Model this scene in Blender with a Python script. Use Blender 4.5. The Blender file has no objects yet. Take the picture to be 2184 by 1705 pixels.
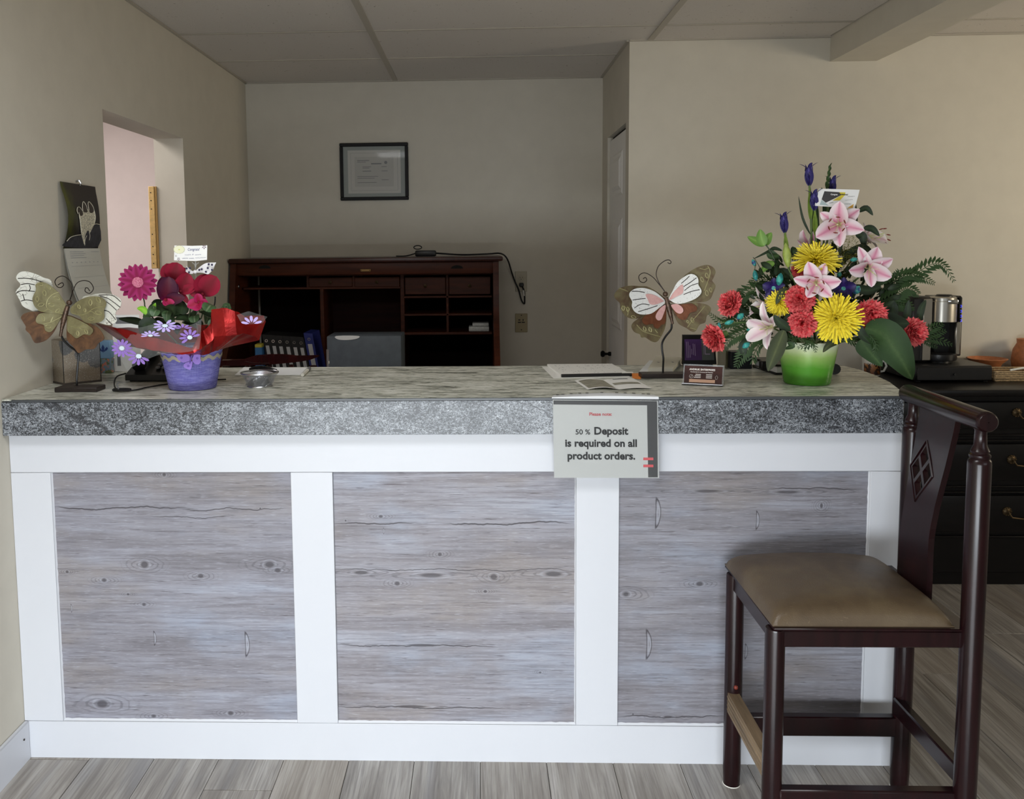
import bpy, bmesh, math, random
from mathutils import Vector, Matrix, noise as mnoise
from mathutils.geometry import tessellate_polygon
random.seed(7)
S = bpy.context.scene
COL = S.collection
PI = math.pi

# ------------------------------------------------------------------ camera
FPX, CX, CY = 1860.32, 957.43, 694.61          # focal length and principal point for a 2184 x 1705 frame
PITCH, YAW, ROLL, EYE = .090213, -.035081, .010612, 1.48293
def cam_axes():
    cy, sy, cp, sp = math.cos(YAW), math.sin(YAW), math.cos(PITCH), math.sin(PITCH)
    fwd = Vector((sy*cp, cy*cp, -sp)); right = Vector((cy, -sy, 0)); down = fwd.cross(right)
    cr, sr = math.cos(ROLL), math.sin(ROLL)
    return cr*right + sr*down, -sr*right + cr*down, fwd
AX_R, AX_D, AX_F = cam_axes()
EYEV = Vector((0, 0, EYE))
cam = bpy.data.cameras.new('camera'); camo = bpy.data.objects.new('camera', cam); COL.objects.link(camo)
camo.matrix_world = Matrix.Translation(EYEV) @ Matrix((AX_R, -AX_D, -AX_F)).transposed().to_4x4()
cam.sensor_width = 36; cam.lens = 36*FPX/2184
cam.shift_x = (1092-CX)/2184; cam.shift_y = -(852.5-CY)/2184
cam.clip_start = .05
S.camera = camo

# ------------------------------------------------------------------ light
S.view_settings.view_transform = 'Standard'; S.view_settings.look = 'None'
S.view_settings.gamma = 1; S.view_settings.use_curve_mapping = False
S.view_settings.exposure = 0.0
W = bpy.data.worlds.new('daylight'); S.world = W; W.use_nodes = True
W.node_tree.nodes['Background'].inputs[0].default_value = (.80, .90, 1, 1)
W.node_tree.nodes['Background'].inputs[1].default_value = 1.0
ZPANEL = 2.424
def area(name, loc, target, sx, sy, power, color, spread=PI):
    l = bpy.data.lights.new(name, 'AREA'); l.shape = 'RECTANGLE'; l.size = sx; l.size_y = sy
    l.energy = power; l.color = color; l.spread = spread
    o = bpy.data.objects.new(name, l); COL.objects.link(o); o.location = loc
    o.rotation_euler = (Vector(target)-Vector(loc)).to_track_quat('-Z', 'Y').to_euler()
    return o
area('window_daylight', (-.30, -.68, .47), (-.30, 2, -3.7), 1.9, .86, 124, (.88, .945, 1))
area('added_fill_right', (2.5, -.68, 1.68), (2.3, 3.5, 1.65), 1.9, .95, 5, (.93, .97, 1))  # unseen fill light, added to brighten the wall behind the chest
area('ceiling_panel_light', (-.45, 1.15, ZPANEL), (-.45, 1.15, 0), 1.15, .55, 24, (.95, .975, 1))
area('side_room_lamp', (-2.3, 3.6, 2.38), (-2.3, 3.6, 0), .8, .8, 28, (1, .95, .93))
area('wall_lamp_warm', (4.20, 3.0, 1.62), (1.6, 4.2, 1.75), .7, .7, 16, (1, .86, .64), math.radians(110))

# ------------------------------------------------------------------ pixels to places
def ray(u, v): return AX_R*((u-CX)/FPX) + AX_D*((v-CY)/FPX) + AX_F
def aty(u, v, y): d = ray(u, v); return EYEV + d*(y/d.y)
def atx(u, v, x): d = ray(u, v); return EYEV + d*(x/d.x)
def atz(u, v, z): d = ray(u, v); return EYEV + d*((z-EYE)/d.z)

# ------------------------------------------------------------------ mesh helpers
def V(*a): return Vector(a)
class MB:
    def __init__(s): s.v = []; s.f = []; s.uv = []
    def add(s, vs, fs, uvs=None):
        o = len(s.v); s.v += [Vector(p) for p in vs]; s.f += [[i+o for i in f] for f in fs]
        s.uv += uvs if uvs else [(.5, .5)]*len(vs)
        return s
    def box(s, a, b):
        x0, y0, z0 = a; x1, y1, z1 = b
        return s.add([(x0,y0,z0),(x1,y0,z0),(x1,y1,z0),(x0,y1,z0),(x0,y0,z1),(x1,y0,z1),(x1,y1,z1),(x0,y1,z1)],
              [[0,3,2,1],[4,5,6,7],[0,1,5,4],[1,2,6,5],[2,3,7,6],[3,0,4,7]])
    def rbox(s, a, b, r=.003, seg=1):
        bm = bmesh.new(); a = Vector(a); b = Vector(b)
        bmesh.ops.create_cube(bm, size=1)
        for v in bm.verts: v.co = Vector((a[i]+(b[i]-a[i])*(v.co[i]+.5) for i in range(3)))
        r = min(r, .49*min(abs(b[i]-a[i]) for i in range(3)))
        bmesh.ops.bevel(bm, geom=bm.edges[:], offset=r, segments=seg, affect='EDGES', profile=.5)
        bm.verts.index_update(); bm.normal_update()
        s.add([v.co for v in bm.verts], [[v.index for v in f.verts] for f in bm.faces]); bm.free(); return s
    def tube(s, pts, r, n=6, caps=True, closed=False):
        pts = [Vector(p) for p in pts]; k = len(pts)
        rs = r if isinstance(r, (list, tuple)) else [r]*k
        up = None; vs = []
        for i, p in enumerate(pts):
            if closed: t = pts[(i+1) % k]-pts[i-1]
            else: t = pts[min(i+1, k-1)]-pts[max(i-1, 0)]
            t = t.normalized() if t.length > 1e-9 else Vector((0,0,1))
            if up is None: up = t.orthogonal().normalized()
            up = (up - t*up.dot(t)); up = up.normalized() if up.length > 1e-6 else t.orthogonal().normalized()
            q = t.cross(up)
            vs += [p+(up*math.cos(2*PI*j/n)+q*math.sin(2*PI*j/n))*rs[i] for j in range(n)]
        fs = []
        for i in range(k if closed else k-1):
            a = i*n; b = ((i+1) % k)*n
            fs += [[a+j, a+(j+1) % n, b+(j+1) % n, b+j] for j in range(n)]
        if caps and not closed: fs += [list(range(n))[::-1], [(k-1)*n+j for j in range(n)]]
        return s.add(vs, fs)
    def cyl(s, p0, p1, r0, r1=None, n=16): return s.tube([p0, p1], [r0, r0 if r1 is None else r1], n)
    def lathe(s, prof, c, n=32, axis=None, caps=False):
        c = Vector(c); ax = Vector(axis).normalized() if axis else Vector((0,0,1))
        u = ax.orthogonal().normalized() if axis else Vector((1,0,0)); w = ax.cross(u); vs = []
        for r, z in prof: vs += [c+ax*z+(u*math.cos(2*PI*j/n)+w*math.sin(2*PI*j/n))*r for j in range(n)]
        fs = [[i*n+j, i*n+(j+1) % n, (i+1)*n+(j+1) % n, (i+1)*n+j] for i in range(len(prof)-1) for j in range(n)]
        if caps: fs += [list(range(n))[::-1], [(len(prof)-1)*n+j for j in range(n)]]
        return s.add(vs, fs)
    def ball(s, c, r, n=12, m=8, sc=(1,1,1)):
        c = Vector(c); vs = []; fs = []
        for i in range(m+1):
            th = PI*i/m
            vs += [c+Vector((r*sc[0]*math.sin(th)*math.cos(2*PI*j/n), r*sc[1]*math.sin(th)*math.sin(2*PI*j/n), r*sc[2]*math.cos(th))) for j in range(n)]
        fs = [[i*n+j, (i+1)*n+j, (i+1)*n+(j+1) % n, i*n+(j+1) % n] for i in range(m) for j in range(n)]
        return s.add(vs, fs)
    def sheet(s, rows, uv=True, closed=False):
        m = len(rows); n = len(rows[0]); vs = [p for r in rows for p in r]
        uvs = [(j/(n-1), i/(m-1)) for i in range(m) for j in range(n)]
        fs = [[i*n+j, i*n+(j+1) % n, (i+1)*n+(j+1) % n, (i+1)*n+j] for i in range(m-1) for j in range(n if closed else n-1)]
        return s.add(vs, fs, uvs)
    def prism(s, pts, off, both=True):
        """flat or gently curved outline given as 3-D points, thickened by the vector off"""
        pts = [Vector(p) for p in pts]; n = len(pts); off = Vector(off)
        tri = tessellate_polygon([pts])
        s.add(pts+[p+off for p in pts], [list(t) for t in tri]+[[i+n for i in t[::-1]] for t in tri]+[[i, (i+1) % n, n+(i+1) % n, n+i] for i in range(n)])
        return s
    def build(s, name, mat, parent=None, loc=None, smooth=True, angle=38, fixn=True):
        off = Vector((0,0,0))
        if parent is not None:
            p = parent
            while p is not None: off += p.location; p = p.parent
        if loc is not None: loc = Vector(loc)
        me = bpy.data.meshes.new(name)
        d = off+(loc-off if loc is not None else Vector((0,0,0)))
        me.from_pydata([tuple(p-d) for p in s.v], [], s.f)
        uvl = me.uv_layers.new(name='uv')
        li = [0]*len(me.loops); me.loops.foreach_get('vertex_index', li)
        flat = []
        for i in li: flat += s.uv[i]
        uvl.data.foreach_set('uv', flat)
        if fixn:
            bm = bmesh.new(); bm.from_mesh(me); bmesh.ops.recalc_face_normals(bm, faces=bm.faces[:]); bm.to_mesh(me); bm.free()
        if smooth:
            me.polygons.foreach_set('use_smooth', [True]*len(me.polygons)); me.set_sharp_from_angle(angle=math.radians(angle))
        me.materials.append(M[mat] if isinstance(mat, str) else mat)
        o = bpy.data.objects.new(name, me); COL.objects.link(o)
        if parent is not None: o.parent = parent
        o.location = (loc-off) if loc is not None else (0,0,0)
        return o
def tag(o, label=None, cat=None, group=None, kind=None):
    for k, v in (('label', label), ('category', cat), ('group', group), ('kind', kind)):
        if v: o[k] = v
    return o
def thing(name, loc, label, cat, group=None):
    o = bpy.data.objects.new(name, None); COL.objects.link(o); o.location = loc; o.empty_display_size = .05
    return tag(o, label, cat, group)
def link_copy(src, parent, loc):
    o = src.copy(); COL.objects.link(o); o.parent = parent; o.location = loc; return o
def smooth_pts(pts, k=4, closed=True):
    pts = [Vector(p) for p in pts]; n = len(pts); out = []
    rng = range(n if closed else n-1)
    for i in rng:
        if closed: p = [pts[(i+j-1) % n] for j in range(4)]
        else: p = [pts[max(i-1,0)], pts[i], pts[i+1], pts[min(i+2,n-1)]]
        for q in range(k):
            t = q/k
            out.append(.5*((2*p[1])+(p[2]-p[0])*t+(2*p[0]-5*p[1]+4*p[2]-p[3])*t*t+(3*p[1]-p[0]-3*p[2]+p[3])*t**3))
    if not closed: out.append(pts[-1])
    return out
def basis(n, up=(0,0,1)):
    n = Vector(n).normalized(); u = Vector(up); x = u.cross(n)
    x = x.normalized() if x.length > 1e-5 else n.orthogonal().normalized()
    return x, n.cross(x), n            # right, up, normal (right-handed, looking at the face from its normal)
def text_geo(mb, s, size, o, xd, yd, align='CENTER', bold=0, depth=.0004, sx=1.0):
    cu = bpy.data.curves.new('t', 'FONT'); cu.body = s; cu.size = size; cu.align_x = align; cu.offset = bold; cu.resolution_u = 3
    cu.extrude = 0
    ob = bpy.data.objects.new('t', cu); COL.objects.link(ob)
    me = bpy.data.meshes.new_from_object(ob.evaluated_get(bpy.context.evaluated_depsgraph_get()))
    o = Vector(o); xd = Vector(xd).normalized(); yd = Vector(yd).normalized()
    mb.add([o+xd*v.co.x*sx+yd*v.co.y for v in me.vertices], [list(p.vertices) for p in me.polygons])
    bpy.data.objects.remove(ob); bpy.data.curves.remove(cu); bpy.data.meshes.remove(me)

# ------------------------------------------------------------------ materials
def lin(c): return tuple((x/255/12.92 if x/255 <= .04045 else ((x/255+.055)/1.055)**2.4) for x in c)+(1,)
M = {}
class NT:
    def __init__(s, name, rough=.5, metal=0, spec=.5):
        m = bpy.data.materials.new(name); m.use_nodes = True; s.m = m; s.t = m.node_tree; M[name] = m
        s.b = s.t.nodes['Principled BSDF']; s.b.inputs['Roughness'].default_value = rough
        s.b.inputs['Metallic'].default_value = metal; s.b.inputs['Specular IOR Level'].default_value = spec
    def n(s, t, ins={}, **at):
        n = s.t.nodes.new(t)
        for k, v in at.items(): setattr(n, k, v)
        for k, v in ins.items(): s.set(n.inputs[k], v)
        return n
    def set(s, sock, v):
        if isinstance(v, bpy.types.NodeSocket): s.t.links.new(v, sock)
        else: sock.default_value = v
    def math(s, op, a, b=0, c=0, clamp=False):
        n = s.t.nodes.new('ShaderNodeMath'); n.operation = op; n.use_clamp = clamp
        s.set(n.inputs[0], a); s.set(n.inputs[1], b); s.set(n.inputs[2], c); return n.outputs[0]
    def vmath(s, op, a, b=(0,0,0)):
        n = s.t.nodes.new('ShaderNodeVectorMath'); n.operation = op; s.set(n.inputs[0], a); s.set(n.inputs[1], b)
        return n.outputs['Value'] if op in ('LENGTH', 'DISTANCE', 'DOT_PRODUCT') else n.outputs[0]
    def obj(s): return s.n('ShaderNodeTexCoord').outputs['Object']
    def uvc(s): return s.n('ShaderNodeTexCoord').outputs['UV']
    def rnd(s): return s.n('ShaderNodeObjectInfo').outputs['Random']
    def sep(s, v): return s.n('ShaderNodeSeparateXYZ', {0: v}).outputs
    def noise(s, vec, scale, detail=4, rough=.6, dist=0):
        if isinstance(scale, tuple): vec = s.vmath('MULTIPLY', vec, scale); scale = 1
        return s.n('ShaderNodeTexNoise', {'Vector': vec, 'Scale': scale, 'Detail': detail, 'Roughness': rough, 'Distortion': dist}).outputs['Fac']
    def step(s, x, a, b, lo=0., hi=1.):
        return s.n('ShaderNodeMapRange', {'Value': x, 'From Min': a, 'From Max': b, 'To Min': lo, 'To Max': hi}, interpolation_type='SMOOTHSTEP').outputs[0]
    def ramp(s, fac, stops):
        n = s.n('ShaderNodeValToRGB', {0: fac}); e = n.color_ramp.elements
        while len(e) < len(stops): e.new(.5)
        for q, (p, c) in zip(e, stops): q.position = p; q.color = lin(c)
        return n.outputs[0]
    def mix(s, f, a, b, mode='MIX'):
        n = s.n('ShaderNodeMix', data_type='RGBA', blend_type=mode)
        s.set(n.inputs[0], f)
        for i, v in ((6, a), (7, b)): s.set(n.inputs[i], lin(v) if isinstance(v, tuple) and len(v) == 3 else v)
        return n.outputs[2]
    def col(s, v): s.set(s.b.inputs['Base Color'], lin(v) if isinstance(v, tuple) and len(v) == 3 else v); return s
    def rough(s, v): s.set(s.b.inputs['Roughness'], v); return s
    def bump(s, h, strength=.3, dist=.001):
        n = s.n('ShaderNodeBump', {'Height': h, 'Strength': strength, 'Distance': dist}); s.t.links.new(n.outputs[0], s.b.inputs['Normal']); return s
    def trans(s, w=0., alpha=None, ior=1.45):
        s.b.inputs['Transmission Weight'].default_value = w; s.b.inputs['IOR'].default_value = ior
        if alpha is not None: s.b.inputs['Alpha'].default_value = alpha
        return s
def plain(name, c, rough=.5, metal=0, spec=.5, var=.0, scale=30):
    t = NT(name, rough, metal, spec)
    if var:
        f = t.noise(t.obj(), scale, 3)
        lo = tuple(x*(1-var) for x in c); hi = tuple(min(255, x*(1+var)) for x in c)
        t.col(t.ramp(f, [(.3, lo), (.7, hi)]))
    else: t.col(c)
    return t
def emit(name, c, strength):
    t = NT(name); t.col((5,5,5)); t.b.inputs['Emission Color'].default_value = lin(c); t.b.inputs['Emission Strength'].default_value = strength; return t
# ------------------------------------------------------------------ main measures
XL, YW, YB, ZC, XR = -1.337, 4.203, 5.085, 2.431, .711
YC, YS, ZT, ZS = 2.3907, 2.361, 1.07, .968     # counter face, slab face, slab top, slab underside
YFRONT, XRIGHT = -.6, 4.3

def wall_mat(name, c, sc=9):
    t = NT(name, .75, 0, .25); f = t.noise(t.obj(), sc, 3); g = t.noise(t.obj(), 260, 2)
    t.col(t.ramp(f, [(.25, tuple(x*.985 for x in c)), (.75, tuple(min(255, x*1.015) for x in c))])); t.bump(g, .12, .0006); return t
wall_mat('wall_paint', (207, 201, 187))
wall_mat('side_room_paint', (226, 214, 211))
plain('white_paint', (210, 212, 218), .38, 0, .4)
plain('door_paint', (236, 234, 230), .45, 0, .4)
t = NT('ceiling_tile_face', .9, 0, .1); f = t.noise(t.obj(), 420, 2); p = t.noise(t.obj(), 60, 2)
t.col(t.mix(t.step(p, .70, .74), t.ramp(f, [(.3, (206, 200, 192)), (.7, (217, 211, 203))]), (150, 140, 128))); t.bump(f, .25, .001)
plain('tee_metal', (178, 171, 158), .55, 0, .3)

# ---- floor: grey laminate planks
t = NT('plank_wood', .30, 0, .5)
r = t.rnd(); o = t.vmath('ADD', t.obj(), t.n('ShaderNodeCombineXYZ', {0: t.math('MULTIPLY', r, 37), 1: t.math('MULTIPLY', r, 91), 2: 0.}).outputs[0])
g1 = t.noise(o, (22, 1.7, 1), 5, .62, .6); g2 = t.noise(o, (150, 3.2, 1), 4, .6); g3 = t.noise(o, (7, .9, 1), 3, .5, 1.4)
c = t.ramp(g1, [(.28, (118, 113, 109)), (.46, (152, 147, 141)), (.60, (176, 172, 167)), (.75, (196, 193, 190))])
c = t.mix(t.step(g2, .44, .66, 0, .6), c, (104, 99, 95)); c = t.mix(t.step(g3, .52, .72, 0, .5), c, (126, 127, 133))
c = t.mix(t.step(r, 0, 1, .0, .30), c, (150, 136, 116)); t.col(c); t.bump(g2, .15, .0006)
plain('floor_base', (58, 54, 50), .8)

fl = MB().box((XL-2.2, YFRONT, -.05), (XRIGHT, YB+.1, -.004)).build('floor', 'floor_base', loc=(0, 0, -.004)); tag(fl, kind='structure')
PW, PL = .19, 1.22
pm = MB().rbox((-PW/2+.0006, -PL/2+.0006, -.004), (PW/2-.0006, PL/2-.0006, 0), .0012)
pl0 = None; n = 0
for i in range(30):
    x = XL+PW*(i+.5)
    if x > XRIGHT: break
    y = .55-PL*((i*.37) % 1)
    while y < YB+.2:
        if pl0 is None:
            pl0 = pm.build('plank', 'plank_wood', fl); pl0.location = (x, y, .004)
            pl0.data.transform(Matrix.Translation((0, 0, -.004+.004)))
        else: link_copy(pl0, fl, (x, y, .004))
        y += PL; n += 1
pl0.location.x += 0

# ---- ceiling: drop grid, tiles and tee bars
ce = MB().box((XL-2.2, YFRONT, ZC+.03), (XRIGHT, YB+.1, ZC+.09)).build('ceiling', 'ceiling_tile_face', loc=(0, 0, ZC+.03)); tag(ce, kind='structure')
T1, T2, DT, C1, DC = -.47, .806, 1.276, 3.9307, .5706
XB0, XB1, ZBM = 1.636, 1.85, 2.320              # dropped beam
xs = [XL, T1, T2, XB0, XB1, XB1+1.22, XRIGHT]
ys = [C1-DC*k for k in range(11, 0, -1)]+[C1, C1+DC, YB]
random.seed(3)
for i in range(len(xs)-1):
    if i == 3: continue
    for j in range(len(ys)-1):
        y1 = ys[j+1]; x0, x1 = xs[i], xs[i+1]; y0 = ys[j]
        if x0 >= T2-.01:
            if y0 > YW: continue
            y1 = min(y1, YW)
        MB().rbox((x0+.006, y0+.003, ZC+.003+random.uniform(0, .002)), (x1-.006, y1-.003, ZC+.018), .002).build('ceiling_tile', 'ceiling_tile_face', ce)
for x, ye in ((T1, YB), (T2, YW), (XB1+1.22, YW)):
    MB().box((x-.014, YFRONT, ZC-.001), (x+.014, ye, ZC+.004)).build('tee_bar', 'tee_metal', ce)
for y in ys[:-1]:
    for i in range(len(xs)-1):
        if i == 3 or (y > YW and i > 1): continue
        if i == 2 and y > YW: continue
        MB().box((xs[i]+.008, y-.006, ZC+.0005), (xs[i+1]-.008, y+.006, ZC+.004)).build('tee_bar', 'tee_metal', ce)
for a, b in (((XL, YFRONT), (XL+.012, YB)), ((XL, YB-.014), (XR, YB)), ((XR, YW-.012), (XB0, YW)), ((XB1, YW-.012), (XRIGHT, YW)), ((XR-.014, YW), (XR, YB))):
    MB().box((*a, ZC-.003), (*b, ZC+.004)).build('wall_angle', 'tee_metal', ce)

# ---- walls
DY0, DY1, DZ, JT = 3.121, 3.970, 1.985, .135      # doorway in the left wall
w = MB().box((XL-JT, YFRONT, 0), (XL, DY0, ZC+.05)).box((XL-JT, DY1, 0), (XL, YB, ZC+.05)).box((XL-JT, DY0, DZ), (XL, DY1, ZC+.05))
tag(w.build('wall_left', 'wall_paint', loc=(XL, 0, 0)), kind='structure')
tag(MB().box((XL-2.2, YB, 0), (XR+.1, YB+.1, ZC+.05)).build('wall_back', 'wall_paint', loc=(0, YB, 0)), kind='structure')
CDY0, CDY1, CDZ = 4.292, 4.885, 2.068              # closet doorway in the alcove's side wall
w = MB().box((XR, YW, 0), (XR+.1, CDY0, ZC+.05)).box((XR, CDY1, 0), (XR+.1, YB, ZC+.05)).box((XR, CDY0, CDZ), (XR+.1, CDY1, ZC+.05))
tag(w.build('wall_alcove', 'wall_paint', loc=(XR, YW, 0)), kind='structure')
tag(MB().box((XR+.1, YW, 0), (XRIGHT, YW+.1, ZC+.05)).build('wall_behind_chest', 'wall_paint', loc=(XR, YW, 0)), kind='structure')
tag(MB().box((XRIGHT, YFRONT, 0), (XRIGHT+.1, YW+.1, .25)).box((XRIGHT, YFRONT, 2.2), (XRIGHT+.1, YW+.1, ZC+.05)).box((XRIGHT, YFRONT, .25), (XRIGHT+.1, YW+.1, 2.2)).build('wall_right', 'wall_paint', loc=(XRIGHT, 0, 0)), kind='structure')
WX0, WX1, WZ0, WZ1 = -1.27, .70, .03, .92
w = MB().box((XL-.1, YFRONT-.1, 0), (XRIGHT, YFRONT, WZ0)).box((XL-.1, YFRONT-.1, WZ1), (1.5, YFRONT, ZC+.05)).box((WX1, YFRONT-.1, 1.18), (1.5, YFRONT, WZ1)).box((3.5, YFRONT-.1, 1.18), (XRIGHT, YFRONT, ZC+.05)).box((1.5, YFRONT-.1, 2.2), (3.5, YFRONT, ZC+.05)).box((WX1, YFRONT-.1, WZ0), (XRIGHT, YFRONT, 1.18)).box((XL-.1, YFRONT-.1, WZ0), (WX0, YFRONT, WZ1))
tag(w.build('wall_front', 'wall_paint', loc=(0, YFRONT, 0)), kind='structure')
w = MB()
for x in (WX0+.03, WX1-.03): w.rbox((x-.03, YFRONT-.08, WZ0), (x+.03, YFRONT-.02, WZ1), .004)
for z in (WZ0+.03, WZ1-.03): w.rbox((WX0, YFRONT-.08, z-.03), (WX1, YFRONT-.02, z+.03), .004)
tag(w.build('window_1', 'white_paint', loc=(0, YFRONT-.05, WZ0)), kind='structure')
w = MB().box((XL-2.3, DY0-1.6, 0), (XL-2.2, YB, ZC+.05)).box((XL-2.2, DY0-1.7, 0), (XL-JT, DY0-1.6, ZC+.05))
tag(w.build('wall_side_room', 'side_room_paint', loc=(XL-2.2, DY1, 0)), kind='structure')
tag(MB().box((XL-2.2, YB-.16, 0), (XL-JT-.001, YB-.01, ZC+.05)).build('wall_side_room_end', 'side_room_paint', loc=(XL-1, YB, 0)), kind='structure')
tag(MB().box((XB0, YFRONT, ZBM), (XB1, YW, ZC+.05)).build('trim_1', 'wall_paint', loc=(XB0, 0, ZBM)), kind='structure')
b = MB().rbox((XL, YFRONT, 0), (XL+.014, YC-.002, .117), .003).build('baseboard_left', 'white_paint', loc=(XL, 0, 0)); tag(b, kind='structure')
MB().cyl((XL+.010, YC-.035, .078), (XL+.0165, YC-.035, .078), .003, n=8).build('nail_hole', 'floor_base', b)
tag(MB().rbox((XR, YW-.014, 0), (XRIGHT, YW, .117), .003).build('baseboard_back', 'white_paint', loc=(XR, YW, 0)), kind='structure')

# ---- closet door in the alcove
plain('black_metal', (22, 21, 21), .3, .7)
d = MB().box((XR+.012, CDY0+.004, .012), (XR+.045, CDY1-.012, CDZ-.022)).build('door_1', 'door_paint', loc=(XR+.03, CDY1, 0)); tag(d, kind='structure')
plain('dark_gap', (14, 12, 11), .9)
def door_panel(z0, z1):
    ya, yb = CDY0+.15, CDY1-.13; m = MB(); x = XR+.012
    rings = [((0, 0), (.0, .0)), ]
    def ring(i, dx): return [V(x+dx, ya+i, z0+i), V(x+dx, yb-i, z0+i), V(x+dx, yb-i, z1-i), V(x+dx, ya+i, z1-i)]
    R = [ring(0, -.0005), ring(.012, -.006), ring(.028, -.006), ring(.050, -.014)]
    for k in range(3):
        for q in range(4): m.add([R[k][q], R[k][(q+1) % 4], R[k+1][(q+1) % 4], R[k+1][q]], [[0, 1, 2, 3]])
    m.add(R[3], [[0, 1, 2, 3]])
    m.build('door_panel', 'door_paint', d, smooth=False)
door_panel(1.735, 1.96); door_panel(1.045, 1.62); door_panel(.2, .78)
k = MB().lathe([(.012, 0), (.012, .012), (.007, .018), (.007, .03), (.017, .038), (.019, .048), (.012, .056), (.001, .058)], (XR+.012, 4.80, .885), 16, axis=(-1, 0, 0))
tag(k.build('door_knob', 'black_metal', d), 'dark round metal knob')
tag(MB().box((XR+.03, CDY0, CDZ-.022), (XR+.06, CDY1, CDZ)).build('door_gap_shade', 'dark_gap', loc=(XR+.05, CDY0, CDZ)), kind='structure')  # near-black strip stands in for the shade in the gap above the door
tag(MB().box((XR+.1, CDY0+.015, 0), (XR+.12, CDY1+.1, CDZ+.1)).build('closet_shade_sheet', 'dark_gap', loc=(XR+.11, CDY0, 0)), kind='structure')  # near-black sheet behind the door, the closet's shade put into its colour

# ---- lamp on the right wall (out of view, gives the warm light on the wall behind the chest)
t_ = thing('wall_lamp', (XRIGHT, 3.0, 1.62), 'square lamp fixed on the right wall', 'wall lamp')
MB().rbox((XRIGHT-.06, 2.62, 1.24), (XRIGHT-.002, 3.38, 2.0), .01).build('back_box', 'tee_metal', t_)
t_ = thing('ceiling_panel', (-.45, 1.15, ZC), 'flat rectangular ceiling light panel before the counter', 'ceiling lamp')
m_ = MB()
for q0, q1 in (((-1.05, .84), (.15, .87)), ((-1.05, 1.43), (.15, 1.46)), ((-1.05, .87), (-1.03, 1.43)), ((.13, .87), (.15, 1.43))): m_.rbox((*q0, ZC-.012), (*q1, ZC-.003), .002)
m_.build('rim', 'tee_metal', t_)
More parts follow.
